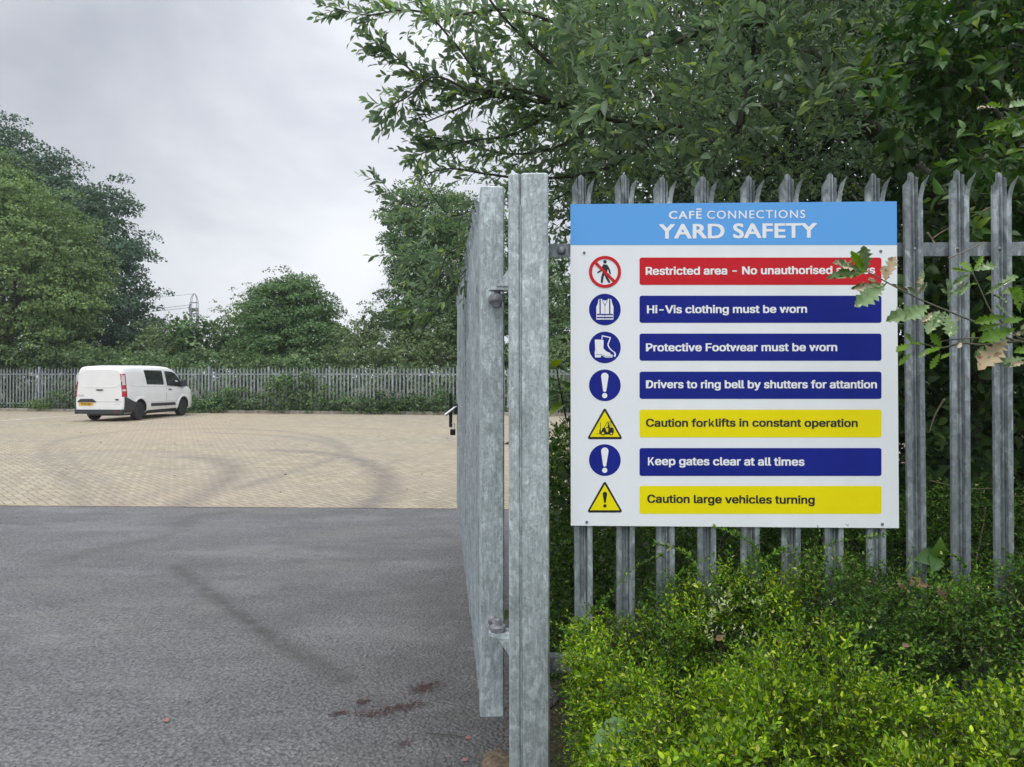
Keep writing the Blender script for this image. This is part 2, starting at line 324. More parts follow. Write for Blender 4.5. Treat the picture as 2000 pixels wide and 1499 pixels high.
# ------------------------------------------------------------------ ground
def ground_mat(name, kind):
    m = bpy.data.materials.new(name); m.use_nodes = True; t = m.node_tree; l = t.links; p = t.nodes['Principled BSDF']
    g = nd(t, 'ShaderNodeNewGeometry'); at = nd(t, 'ShaderNodeAttribute', attribute_name='stain')
    def noise(s, d=4, st=(1, 1, 1), rg=0.55):
        a = nd(t, 'ShaderNodeMapping'); a.inputs['Scale'].default_value = st; l.new(g.outputs['Position'], a.inputs[0])
        n = nd(t, 'ShaderNodeTexNoise'); n.inputs['Scale'].default_value = s; n.inputs['Detail'].default_value = d; n.inputs['Roughness'].default_value = rg; l.new(a.outputs[0], n.inputs['Vector']); return n.outputs[0]
    def rmp(v, a, b, c=0.0, d=1.0):
        r = nd(t, 'ShaderNodeMapRange'); r.inputs['From Min'].default_value = a; r.inputs['From Max'].default_value = b; r.inputs['To Min'].default_value = c; r.inputs['To Max'].default_value = d
        if hasattr(v, 'is_linked'): l.new(v, r.inputs['Value'])
        return r.outputs[0]
    def mth(op, a, b=None):
        n = nd(t, 'ShaderNodeMath', operation=op)
        for i, v in enumerate((a, b)):
            if v is None: continue
            if isinstance(v, (int, float)): n.inputs[i].default_value = v
            else: l.new(v, n.inputs[i])
        return n.outputs[0]
    def mix(f, a, b):
        x = nd(t, 'ShaderNodeMix', data_type='RGBA')
        for i, v in ((6, a), (7, b)):
            if isinstance(v, tuple): x.inputs[i].default_value = (*v, 1)
            else: l.new(v, x.inputs[i])
        if isinstance(f, float): x.inputs[0].default_value = f
        else: l.new(f, x.inputs[0])
        return x.outputs[2]
    def scale(c, f):
        v = nd(t, 'ShaderNodeVectorMath', operation='SCALE'); l.new(c, v.inputs[0]); l.new(f, v.inputs[3]); return v.outputs[0]
    if kind == 'paving':
        mp = nd(t, 'ShaderNodeMapping'); mp.inputs['Rotation'].default_value = (0, 0, R(45)); mp.inputs['Scale'].default_value = (10, 10, 10); l.new(g.outputs['Position'], mp.inputs[0])
        sx = nd(t, 'ShaderNodeSeparateXYZ'); l.new(mp.outputs[0], sx.inputs[0]); u, v = sx.outputs[0], sx.outputs[1]
        iu, iv = mth('FLOOR', u), mth('FLOOR', v); fu, fv = mth('SUBTRACT', u, iu), mth('SUBTRACT', v, iv)
        k = mth('FLOORED_MODULO', mth('SUBTRACT', iu, iv), 4.0); k = mth('FLOOR', mth('ADD', k, 0.5))
        eq = lambda q: mth('COMPARE', k, q)
        for q in (): pass
        def is_(q):
            n = nd(t, 'ShaderNodeMath', operation='COMPARE'); l.new(k, n.inputs[0]); n.inputs[1].default_value = q; n.inputs[2].default_value = 0.1; return n.outputs[0]
        k0, k1, k2, k3 = is_(0), is_(1), is_(2), is_(3)
        dl = mth('ADD', fu, k1); dr = mth('ADD', mth('SUBTRACT', 1.0, fu), k0); db = mth('ADD', fv, k2); dt = mth('ADD', mth('SUBTRACT', 1.0, fv), k3)
        dd = mth('MINIMUM', mth('MINIMUM', dl, dr), mth('MINIMUM', db, dt))
        joint = rmp(dd, 0.03, 0.10, 1.0, 0.0)
        cb = nd(t, 'ShaderNodeCombineXYZ'); l.new(mth('SUBTRACT', iu, k1), cb.inputs[0]); l.new(mth('SUBTRACT', iv, k2), cb.inputs[1])
        wn = nd(t, 'ShaderNodeTexWhiteNoise', noise_dimensions='3D'); l.new(cb.outputs[0], wn.inputs['Vector'])
        c = mix(wn.outputs[0], (0.275, 0.238, 0.165), (0.395, 0.347, 0.250))
        c = mix(rmp(noise(0.35, 4), 0.4, 0.65, 0, 0.6), c, (0.31, 0.27, 0.225))
        c = mix(rmp(noise(1.6, 5), 0.45, 0.75, 0, 0.45), c, (0.25, 0.215, 0.175))
        c = mix(rmp(noise(0.12, 2), 0.45, 0.6, 0, 0.35), c, (0.43, 0.335, 0.225))
        c = mix(mth('MULTIPLY', joint, 0.85), c, (0.13, 0.115, 0.095))
        sp = rmp(noise(9, 2), 0.70, 0.74)
        c = mix(mth('MULTIPLY', sp, 0.5), c, (0.10, 0.09, 0.08))
        st = mth('MULTIPLY', at.outputs['Fac'], rmp(noise(3.0, 4), 0.3, 0.7, 0.9, 1.5))
        c = mix(st, c, (0.13, 0.12, 0.118))
        l.new(c, p.inputs['Base Color']); p.inputs['Roughness'].default_value = 0.85; p.inputs['Specular IOR Level'].default_value = 0.3
        b = nd(t, 'ShaderNodeBump'); b.inputs['Strength'].default_value = 0.5; b.inputs['Distance'].default_value = 0.006
        l.new(mth('SUBTRACT', mth('MULTIPLY', noise(60, 3), 0.3), joint), b.inputs['Height']); l.new(b.outputs[0], p.inputs['Normal'])
    elif kind == 'tarmac':
        vo = nd(t, 'ShaderNodeTexVoronoi'); vo.inputs['Scale'].default_value = 150; l.new(g.outputs['Position'], vo.inputs['Vector'])
        vo2 = nd(t, 'ShaderNodeTexVoronoi'); vo2.inputs['Scale'].default_value = 52; l.new(g.outputs['Position'], vo2.inputs['Vector'])
        sc = nd(t, 'ShaderNodeSeparateColor'); l.new(vo.outputs['Color'], sc.inputs[0])
        c = mix(sc.outputs[0], (0.050, 0.0495, 0.051), (0.205, 0.203, 0.206))
        c = mix(rmp(vo2.outputs['Distance'], 0.22, 0.55, 0, 0.85), c, (0.034, 0.034, 0.036))
        c = mix(rmp(noise(45, 3), 0.35, 0.65, 0, 0.5), c, (0.235, 0.23, 0.232))
        c = mix(rmp(noise(28, 3), 0.70, 0.76, 0, 0.5), c, (0.46, 0.45, 0.43))
        big = mth('MULTIPLY', rmp(noise(0.55, 6, (1, 1.5, 1), .6), 0.32, 0.68, 0.78, 1.22), rmp(noise(2.2, 5, (1, 2.5, 1)), 0.3, 0.7, 0.86, 1.14))
        c = scale(c, big); c = mix(rmp(noise(0.9, 6, (1, 1.8, 1), .65), 0.52, 0.66, 0, 0.40), c, (0.075, 0.074, 0.074)); c = mix(rmp(noise(0.6, 4, (1, 2.4, 1)), 0.55, 0.7, 0, 0.35), c, (0.24, 0.236, 0.235))
        c = mix(rmp(noise(0.8, 4, (1, 1.6, 1)), 0.5, 0.75, 0, 0.22), c, (0.23, 0.205, 0.17))
        c = mix(mth('MULTIPLY', at.outputs['Fac'], rmp(noise(9.0, 6, (1, 1, 1), .7), 0.38, 0.62, 0.45, 1.5)), c, (0.05, 0.047, 0.042))
        l.new(c, p.inputs['Base Color']); p.inputs['Specular IOR Level'].default_value = 0.5
        l.new(rmp(noise(1.3, 4), 0.3, 0.7, 0.40, 0.62), p.inputs['Roughness'])
        b = nd(t, 'ShaderNodeBump'); b.inputs['Strength'].default_value = 1.0; b.inputs['Distance'].default_value = 0.010
        l.new(mth('ADD', mth('MULTIPLY', vo2.outputs['Distance'], -1.0), mth('MULTIPLY', noise(120, 3), 0.6)), b.inputs['Height']); l.new(b.outputs[0], p.inputs['Normal'])
    else:
        c = mix(rmp(noise(6, 6), 0.35, 0.65), (0.045, 0.033, 0.024), (0.12, 0.088, 0.06))
        c = mix(rmp(noise(0.25, 4), 0.4, 0.6), c, (0.06, 0.075, 0.03))
        l.new(c, p.inputs['Base Color']); p.inputs['Roughness'].default_value = 0.95
        b = nd(t, 'ShaderNodeBump'); b.inputs['Strength'].default_value = 0.9; b.inputs['Distance'].default_value = 0.03; l.new(noise(22, 6), b.inputs['Height']); l.new(b.outputs[0], p.inputs['Normal'])
    return m

def polyline_mask(pts, X, Y, width, soft=0.6):
    d = np.full(X.shape, 1e9)
    for (ax, ay), (bx, by) in zip(pts[:-1], pts[1:]):
        vx, vy = bx - ax, by - ay; L2 = vx * vx + vy * vy + 1e-12
        t = np.clip(((X - ax) * vx + (Y - ay) * vy) / L2, 0, 1)
        d = np.minimum(d, np.hypot(X - ax - t * vx, Y - ay - t * vy))
    return np.clip((width - d) / (width * soft), 0, 1)
def smooth_px(pts):
    """smooth curve through photo points, laid out on the ground"""
    g = [G(*p) for p in pts]; g = [(v.x, v.y) for v in g]; o = []
    for i in range(len(g) - 1):
        p0, p1, p2, p3 = g[max(i - 1, 0)], g[i], g[i + 1], g[min(i + 2, len(g) - 1)]
        for k in range(8):
            t = k / 8; o.append(tuple(0.5 * (2 * p1[j] + (p2[j] - p0[j]) * t + (2 * p0[j] - 5 * p1[j] + 4 * p2[j] - p3[j]) * t * t + (3 * p1[j] - p0[j] - 3 * p2[j] + p3[j]) * t ** 3) for j in (0, 1)))
    o.append(g[-1]); return o
def grid_sheet(name, x0, x1, y0, y1, step, z, material, stain_shades, warp=None):
    nx = int((x1 - x0) / step) + 1; ny = int((y1 - y0) / step) + 1
    xs = np.linspace(x0, x1, nx); ys = np.linspace(y0, y1, ny); X, Y = np.meshgrid(xs, ys)
    st = np.zeros(X.shape)
    for pts, wd, am, sf in stain_shades: st = np.maximum(st, am * polyline_mask(pts, X, Y, wd, sf))
    Xo = X.copy()
    if warp is not None: Xo = warp(X, Y)
    V = np.stack([Xo, Y, np.full(X.shape, z)], -1).reshape(-1, 3)
    i = np.arange(nx * ny).reshape(ny, nx); Q = np.stack([i[:-1, :-1], i[:-1, 1:], i[1:, 1:], i[1:, :-1]], -1).reshape(-1, 4)
    me = np_mesh(name, V, Q, np.full(len(Q), 4), material)
    a = me.attributes.new('stain', 'FLOAT', 'POINT'); a.data.foreach_set('value', st.ravel().astype(np.float32))
    o = link(name, me); tag(o, kind='structure'); return o

# earth: one sheet to the horizon
gm = MB(); gm.add([(-345, -345, -0.012), (345, -345, -0.012), (345, 345, -0.012), (-345, 345, -0.012)], [(0, 1, 2, 3)])
tag(gm.build('ground', ground_mat('earth', 'earth'), fix=False), kind='structure')
YB = 9.10
arcs = [
 ([(240, 992), (330, 955), (440, 935), (480, 915), (440, 895), (330, 882), (200, 880), (110, 890), (60, 905)], 0.26, 0.16, 0.9),
 ([(345, 992), (400, 965), (445, 935), (452, 912), (420, 898), (360, 893)], 0.40, 0.42, 0.9),
 ([(460, 955), (560, 925), (640, 900), (672, 886), (655, 872), (600, 858), (520, 850), (400, 845)], 0.24, 0.33, 0.9),
 ([(715, 994), (745, 965), (752, 938), (735, 915), (690, 896), (620, 884), (540, 880)], 0.38, 0.50, 0.9),
 ([(672, 886), (660, 868), (620, 852), (540, 842), (420, 838), (250, 842), (120, 860), (88, 885), (110, 915), (150, 950), (160, 992)], 0.28, 0.28, 0.9),
 ([(125, 870), (130, 890), (160, 915), (210, 945), (230, 992)], 0.22, 0.22, 0.9),
 ([(0, 880), (200, 868), (420, 872), (560, 890)], 0.18, 0.12, 0.9),
 ([(700, 930), (780, 900), (860, 880), (878, 860), (820, 845), (650, 836)], 0.22, 0.13, 0.9),
 ([(0, 835), (250, 828), (560, 832), (780, 840)], 0.3, 0.12, 0.9),
]
pav = grid_sheet('paving', -45, 14, YB, 33.0, 0.08, 0.0, ground_mat('block_paving', 'paving'), [(smooth_px(p), w_ * .92, a_ * .98, .9) for p, w_, a_, s_ in arcs])
tst = [
 ([(345, 1108), (400, 1150), (470, 1200), (540, 1250), (610, 1290), (670, 1325)], 0.10, 1.0, 1.0),
 ([(130, 1090), (220, 1068), (330, 1045), (380, 1010), (450, 1000)], 0.20, 0.45, 1.0),
 ([(400, 1105), (600, 1096), (800, 1090)], 0.16, 0.36, 1.0),
 ([(560, 1060), (700, 1075), (840, 1082)], 0.18, 0.34, 1.0),
 ([(900, 1150), (915, 1260), (930, 1380), (950, 1470)], 0.75, 0.50, 1.0),  # damp ground along the gate, with some of its shade painted in
 ([(0, 1290), (150, 1270), (300, 1262)], 0.12, 0.18, 1.0),
]
def tw(X, Y):
    k = np.clip((X + 0.9) / 1.0, 0, 1)
    return X + k * (0.07 * np.sin(Y * 5.1) + 0.04 * np.sin(Y * 13.7))
tar = grid_sheet('tarmac_road', -30, 0.02, -6, YB + 0.002, 0.05, -0.004, ground_mat('tarmac', 'tarmac'), [(smooth_px(p), w_, a_, s_) for p, w_, a_, s_ in tst], tw)

# parking bay lines
FA, FB = Vector((*c2w(-23.5, 33.4), 0)), Vector((*c2w(-2.44, 30.15), 0))   # far kerb line
fdir = (FB - FA).normalized(); fn = Vector((-fdir.y, fdir.x, 0))
mb = MB()
for p0, p1 in (((0, 822.5), (152, 811.5)), ((128, 822), (262, 811)), ((272, 824.5), (384, 813)), ((-190, 824), (-20, 812))):
    a, b = G(*p0), G(*p1); dv = (b - a).normalized(); n = Vector((-dv.y, dv.x, 0)) * 0.05
    mb.add([a - n, a + n, b + n, b - n], [(0, 1, 2, 3)])
for i, v in enumerate(mb.v): mb.v[i] = (v[0], v[1], 0.004)
tag(mb.build('parking_bay_markings', M['line_paint'], fix=False), kind='structure')
# far kerb of edging units
mb = MB(); s0 = -9.0
while s0 < 42:
    c = FA + fdir * (s0 + 0.455) + fn * 0.0
    if True: mb.cbox((c.x, c.y, 0.02 + random.uniform(-.006, .006)), (0.90, 0.12, 0.20), 0.012, math.atan2(fdir.y, fdir.x) + random.uniform(-.004, .004))
    s0 += 0.915
tag(mb.build('kerb', M['concrete']), kind='structure')

# ------------------------------------------------------------------ near palisade fence
def profile():
    return [(-35.5, 9), (-33.5, 0), (-15.5, 0), (-11.5, 19), (0, 19), (4, 12), (8, 12), (11, 19), (15.5, 0), (33.5, 0), (35.5, 9)]
def pale_mesh(name, zb, zt, material):
    """W-section pale with a slit, splayed triple-pointed head; faces -Y, origin at ground"""
    pr = [(a / 1000, b / 1000) for a, b in profile()]; th = 0.0028; zs = zt - 0.105
    mb = MB()
    def strip(pts, zrows, xy=None, closed_bottom=True):
        """pts: profile points; zrows[k](x) -> z of row k ; xy(x,y,z)->offset"""
        n = len(pts); K = len(zrows); vs = []
        for side in (0, 1):
            for k in range(K):
                for (x, y) in pts:
                    z = zrows[k](x); dx, dy = xy(x, z) if xy else (0, 0)
                    vs.append((x + dx, y + dy + side * th, z))
        fs = []; o = n * K
        for k in range(K - 1):
            for i in range(n - 1):
                a = k * n + i; fs.append((a, a + 1, a + n + 1, a + n)); fs.append((o + a, o + a + n, o + a + n + 1, o + a + 1))
            for i in (0, n - 1):
                a = k * n + i; fs.append((a, a + n, o + a + n, o + a))
        for k in (0, K - 1):
            for i in range(n - 1):
                a = k * n + i; fs.append((a, a + 1, o + a + 1, o + a))
        mb.add(vs, fs)
    strip(pr, [lambda x, z=z: z for z in np.linspace(zb, zs, 4)])
    left = pr[0:3]; left = [left[0], left[1], (-0.024, 0), (-0.0140, 0)]
    mid = [(-0.0130, 0.002)] + pr[3:8] + [(0.0155, 0.002), (0.0165, 0.0)]
    right = [(0.0175, 0), (0.026, 0), pr[9], pr[10]]
    def ltop(x): return zt - 0.022 - (-0.014 - x) / 0.0215 * 0.034
    def mtop(x): return zt - abs(x - 0.0) / 0.0165 * (0.026 if x > 0 else 0.012)
    def rtop(x): return zt - 0.022 - (0.0355 - x) / 0.018 * 0.030
    fr = [0, .25, .5, .75, 1.0]
    def rows(top): return [lambda x, f=f: zs + (top(x) - zs) * f for f in fr]
    strip(left, rows(ltop), lambda x, z: (-0.006 * ((z - zs) / 0.08) ** 1.5, -0.016 * ((z - zs) / 0.08) ** 1.6))
    strip(mid, rows(mtop), lambda x, z: (0, 0.002 * (z - zs) / 0.1))
    strip(right, rows(rtop), lambda x, z: (0.014 * ((z - zs) / 0.08) ** 1.5, -0.020 * ((z - zs) / 0.08) ** 1.4))
    return mb.mesh(name, material)
YF = 2.83
XP0 = PY(1141.5, 900, YF).x; XP10 = PY(1960, 900, YF).x; PITCH = (XP10 - XP0) / 10
fence = empty('palisade_fence', (XP0, YF, 0), label='galvanised steel palisade fence beside the gate, with the safety sign fixed to it', cat='fence')
pm = pale_mesh('pale', 0.06, 2.415, M['galv_pale'])
for i in range(22):
    o = link('pale', pm, fence, (i * PITCH + random.uniform(-.002, .002), random.uniform(-.001, .001), random.uniform(-.008, .008)))
    o.rotation_euler = (0, R(random.uniform(-.25, .25)), R(random.uniform(-2, 2)))
def angle_rail(mb, x0, x1, y, z, h=0.052, t=0.006, dpt=0.05):
    mb.box(((x0 + x1) / 2, y, z), (x1 - x0, t, h)); mb.box(((x0 + x1) / 2, y + dpt / 2 + t / 2 + 0.0005, z + h / 2 - t / 2), (x1 - x0, dpt, t))
ZR1 = PY(1097, 488, YF).z; ZR2 = PY(1110, 1304, YF).z
for z in (ZR1, ZR2):
    mb = MB(); angle_rail(mb, PY(1072, 488, YF).x - XP0, 4.35 * PITCH, 0.027, z)
    mb.build('rail', M['galv_pale'], fence)
    mb = MB(); angle_rail(mb, 8.68 * PITCH - 4.3 * PITCH, 21.6 * PITCH, 0.031, z - 0.003); mb.build('rail', M['galv_pale'], fence)
mb = MB(); bx = PY(1097, 488, YF).x - XP0
mb.lathe((bx, 0.024, ZR1), [(0.0165, 0), (0.0155, -0.006), (0.011, -0.011), (0.004, -0.013), (0.0005, -0.0132)], 16, 'Y')
mb.build('bolt', M['iron'], fence, smooth=True)
for i in range(22):
    for z in (ZR1 - .004, ZR2 - .004):
        mb = MB(); mb.lathe((i * PITCH + 0.001, 0.0185, z), [(0.008, 0), (0.0075, -0.004), (0.005, -0.007), (0.0005, -0.008)], 10, 'Y')
        if i == 0: bmz = {}
        if z not in bmz: bmz[z] = mb.mesh('bolt', M['iron'], True); 
        link('bolt', bmz[z], fence, (i * PITCH, 0, 0))
# fish plate joining the lower rail to the gate post
mb = MB(); fx = PY(1086, 1305, YF).x - XP0; mb.box((fx - 0.005, 0.02, ZR2 - .012), (0.085, 0.008, 0.03)); mb.box((fx + 0.012, 0.012, ZR2 + .012), (0.05, 0.008, 0.05)); mb.build('fish_plate', M['iron'], fence)

# ------------------------------------------------------------------ gate post with hinge brackets
YG = 2.74
gx0, gx1 = PY(995.0, 700, YG).x, PY(1073.5, 700, YG).x; gz = PY(1035, 337, YG).z
post = empty('gate_post', ((gx0 + gx1) / 2, YG + 0.075, 0), label='thick square galvanised steel gate post between the open gate and the fence', cat='post')
post.rotation_euler = (R(-0.1), R(-0.12), 0)
wp = gx1 - gx0; xs_ = PY(1018.5, 700, YG).x - (gx0 + gx1) / 2
mb = MB()
wl = xs_ - 0.0015 + wp / 2; wr = wp / 2 - xs_ - 0.0015
mb.cbox((-wp / 2 + wl / 2, 0.0, gz / 2 - .15), (wl, 0.150, gz + .3), 0.006)
mb.cbox((wp / 2 - wr / 2, 0.0, gz / 2 - .15), (wr, 0.1515, gz + .3), 0.006)
mb.build('post', M['galv_post'], post)
mb = MB(); mb.box((xs_, 0, gz / 2 - .21), (0.0029, 0.1485, gz + .18)); mb.build('weld_seam', M['galv_post'], post)
def bracket(z, sgn):
    """flat lug standing out of the post's left side, with a gusset above (sgn 1) or below (-1)"""
    xl = PY(951, 560, YG).x - (gx0 + gx1) / 2
    mb = MB()
    n = 10; yc = 0.035; hw = 0.034; pl = [(-wp / 2 + 0.002, yc - hw), (-wp / 2 + 0.002, yc + hw)]
    xr = xl + hw
    for k in range(n + 1):
        a = pi / 2 + pi * k / n; pl.append((xr + hw * cos(a) * 1.0, yc + hw * sin(a)))
    mb.prism(pl, lambda a, b, c: (a, b, z + c), 0.014)
    zz = z + 0.014 if sgn > 0 else z
    tri = [(-wp / 2, zz), (-wp / 2 - 0.048, zz), (-wp / 2, zz + sgn * 0.068)]
    mb.prism(tri, lambda a, b, c: (a, -0.004 + c, b), 0.008)
    mb.build('hinge_bracket', M['galv_post'], post)
    return xl + hw
zh1 = PY(970, 564, YG + .04).z; zh2 = PY(970, 1253, YG + .04).z
hx = bracket(zh1, 1); bracket(zh2, -1)
mb = MB(); mb.lathe((hx + .002, .035, zh1), [(0.012, 0), (0.012, -0.012), (0.026, -0.014), (0.030, -0.018), (0.030, -0.034), (0.028, -0.040), (0.020, -0.044), (0.015, -0.060), (0.010, -0.066), (0.001, -0.067)], 22)
mb.build('hinge_pin', M['iron'], post, smooth=False)
mb = MB(); mb.lathe((hx + .002, .035, zh2 + .014), [(0.027, 0), (0.0305, 0.004), (0.0305, 0.018), (0.028, 0.022), (0.014, 0.024), (0.0125, 0.044), (0.010, 0.048), (0.001, 0.049)], 22)
mb.build('hinge_pin', M['iron'], post)

# ------------------------------------------------------------------ the open gate
gs = PY(962, 700, 2.945)       # middle of the stile's near face
GH = R(97.6)
gate = empty('palisade_gate', (gs.x, gs.y, 0), GH, label='tall galvanised palisade gate leaf swung open into the yard', cat='gate')
zg_t = PY(962, 363, 2.945).z; zg_b = PY(955, 1403, 2.945).z; GL = 4.62
mb = MB(); mb.cbox((0.05, 0, (zg_t + zg_b) / 2), (0.10, 0.095, zg_t - zg_b), 0.006); mb.build('stile', M['galv_post'], gate)
mb = MB(); mb.cbox((GL - 0.04, 0, (zg_t + zg_b) / 2), (0.08, 0.08, zg_t - zg_b - 0.1), 0.005); mb.build('stile', M['galv_post'], gate)
for z in (ZR1 - 0.02, ZR2 + 0.02):
    mb = MB(); mb.box(((0.102 + GL - 0.082) / 2, 0.0, z), (GL - 0.185, 0.06, 0.06)); mb.build('rail', M['galv'], gate)
gpm = pale_mesh('pale', zg_b + 0.05, 2.40, M['galv'])
k = 0; xg = 0.19
while xg < GL - 0.03:
    o = link('pale', gpm, gate, (xg, 0.048 + random.uniform(-.002, .002), random.uniform(-.008, .008))); o.rotation_euler = (R(random.uniform(-.15, .15)), 0, pi + R(random.uniform(-2.5, 2.5)))
    xg += 0.150; k += 1
# eye fixings reaching from stile to hinge pins
for z, s in ((zh1 - 0.024, 1), (zh2 + 0.025, -1)):
    pinw = Vector((post.location.x + hx + .002, post.location.y + .035, z)); loc = Matrix.Rotation(-GH, 3, 'Z') @ (pinw - Vector((gs.x, gs.y, 0)))
    mb = MB(); d_ = Vector((0, 0, z)) - loc
    mb.tube([loc + d_.normalized() * 0.031, Vector((0.0, loc.y * 0.3, z))], 0.011, 12)
    mb.lathe((-0.006, 0, z), [(0.001, -0.016), (0.014, -0.012), (0.019, -0.004), (0.019, 0.006)], 14, 'X')
    mb.build('hinge_eye', M['iron'], gate)
# latch box, handle; the padlock is a thing of its own
def gl(px, py, xl):
    """a point seen at photo px,py lying at distance xl along the gate"""
    base = Vector((gs.x, gs.y, 0)) + Vector((cos(GH), sin(GH), 0)) * xl
    d = -base.x * -sin(YAW) + base.y * cos(YAW)
    return Matrix.Rotation(-GH, 3, 'Z') @ (P(px, py, d) - Vector((gs.x, gs.y, 0)))
q0, q1 = gl(880.5, 768, 4.35), gl(880.5, 832, 4.35)
mb = MB(); mb.cbox((4.40, q0.y / 2 + q1.y / 2 + 0.0, (q0.z + q1.z) / 2 - .01), (0.09, 0.032, q0.z - q1.z + .02), 0.006)
mb.box((4.40, 0.055, (q0.z + q1.z) / 2), (0.12, 0.05, 0.10)); mb.build('latch', M['black_steel'], gate)
a, b = gl(869.5, 811.5, 4.35), gl(892, 794, 4.35)
mb = MB(); mb.tube([Vector((4.35, a.y, a.z)), Vector((4.35, b.y, b.z))], 0.012, 10); mb.build('handle', M['bright_steel'], gate)
Mg = Matrix.Rotation(GH, 3, 'Z'); pa, pb = gl(884.5, 829, 4.35), gl(884.5, 843, 4.35)
pc = Mg @ Vector((4.36, pb.y, pb.z)) + Vector((gs.x, gs.y, 0))
pad = empty('padlock', tuple(pc), GH, label='small black padlock hanging from the latch at the far end of the open gate', cat='padlock')
mb = MB(); mb.cbox((0, 0, -0.012), (0.05, 0.052, 0.058), 0.006); mb.build('lock_body', M['black_steel'], pad)
mb = MB(); pts = [(0, -0.016, 0.012), (0, -0.016, 0.06)] + [(0, -0.016 * cos(pi * k / 8), 0.06 + 0.018 * sin(pi * k / 8)) for k in range(1, 8)] + [(0, 0.016, 0.06), (0, 0.016, 0.012)]
mb.tube(pts, 0.005, 8); mb.build('shackle', M['bright_steel'], pad)

# ------------------------------------------------------------------ the safety sign
YS = YF - 0.005
sl, sr = PY(1114.5, 700, YS - .003).x, PY(1753.5, 700, YS - .003).x; st_, sb = PY(1434, 396.5, YS - .003).z, PY(1434, 1029.5, YS - .003).z
sign = empty('safety_sign', ((sl + sr) / 2, YS - 0.003, sb), label='square white yard safety sign with sky blue header fixed to the fence', cat='sign')
SC = Vector(((sl + sr) / 2, YS - 0.003, sb))
mb = MB(); mb.box((0, 0.0015, (st_ - sb) / 2), (sr - sl, 0.003, st_ - sb)); mb.build('panel', M['sign_white'], sign)
def S(px, py):
    v = PY(px, py, YS - 0.003); return (v.x - SC.x, v.z - SC.z)
from mathutils.geometry import tessellate_polygon
def sheet(name, polys, y, m, parent, label=None):
    vs = []; fs = []
    for poly in polys:
        loops = poly if isinstance(poly[0][0], (tuple, list)) else [poly]
        flat = [Vector((a, 0, b)) for lp in loops for a, b in lp]; o = len(vs)
        for t in tessellate_polygon([[Vector((a, b, 0)) for a, b in lp] for lp in loops]): fs.append(tuple(o + i for i in t))
        vs += [(v.x, y, v.z) for v in flat]
    me = bpy.data.meshes.new(name); me.from_pydata(vs, [], fs); me.materials.append(m); me.update()
    bm = bmesh.new(); bm.from_mesh(me)
    for f in bm.faces:
        f.normal_update()
        if f.normal.y > 0: f.normal_flip()
    bm.to_mesh(me); bm.free()
    o = link(name, me, parent)
    if label: o['label'] = label
    return o
def circ(px, py, r, n=48, sx=1.0):
    c = S(px, py); e = S(px + r, py); rr = e[0] - c[0]
    return [(c[0] + rr * sx * cos(2 * pi * k / n), c[1] + rr * sin(2 * pi * k / n)) for k in range(n)]
def capsule(p, q, r0, r1=None, n=8):
    """rounded bar from p to q in photo px"""
    r1 = r0 if r1 is None else r1; (ax, ay), (bx, by) = p, q; th = math.atan2(by - ay, bx - ax); o = []
    for k in range(n + 1): a = th + pi / 2 + pi * k / n; o.append(S(ax + r0 * cos(a), ay + r0 * sin(a)))
    for k in range(n + 1): a = th - pi / 2 + pi * k / n; o.append(S(bx + r1 * cos(a), by + r1 * sin(a)))
    return o
def rrect(x0, y0, x1, y1, r, n=6):
    o = []
    for cx, cy, a0 in ((x1 - r, y0 + r, -pi / 2), (x1 - r, y1 - r, 0), (x0 + r, y1 - r, pi / 2), (x0 + r, y0 + r, pi)):
        for k in range(n + 1): a = a0 + pi / 2 * k / n; o.append(S(cx + r * cos(a), cy + r * sin(a)))
    return o
HELV = None
try:
    HELV = bpy.data.fonts.load(bpy.utils.system_resource('DATAFILES', path='fonts') + '/Inter.woff2')   # Blender's own interface font
except Exception: HELV = None
_c = bpy.data.curves.new('t', 'FONT'); BF = _c.font; bpy.data.curves.remove(_c)
def text_mesh(body, x0, x1, ztop, zbase, bold=0.0, space=1.0, ref='H', font=None):
    """lettering fitted between x0..x1, capital height ztop-zbase"""
    def mk(b):
        cu = bpy.data.curves.new('t', 'FONT'); cu.body = b; cu.size = 1.0
        if font: cu.font = font
        cu.offset = bold; cu.space_character = space; cu.resolution_u = 4; cu.fill_mode = 'FRONT'
        if font and BF:
            cu.font_bold = BF
            for i_, ch in enumerate(b): cu.body_format[i_].use_bold = ch in 'Kk'
        o = bpy.data.objects.new('t', cu); C.objects.link(o); dg = bpy.context.evaluated_depsgraph_get(); dg.update()
        me = bpy.data.meshes.new_from_object(o.evaluated_get(dg)); bpy.data.objects.remove(o); return me
    mr_ = mk(ref); hs_ = [v.co.y for v in mr_.vertices]; cap0, cap1 = min(hs_), max(hs_)
    me = mk(body); xs = [v.co.x for v in me.vertices]; a0, a1 = min(xs), max(xs)
    for v in me.vertices:
        v.co = Vector((x0 + (v.co.x - a0) / (a1 - a0) * (x1 - x0), 0, zbase + (v.co.y - cap0) / (cap1 - cap0) * (ztop - zbase)))
    return me
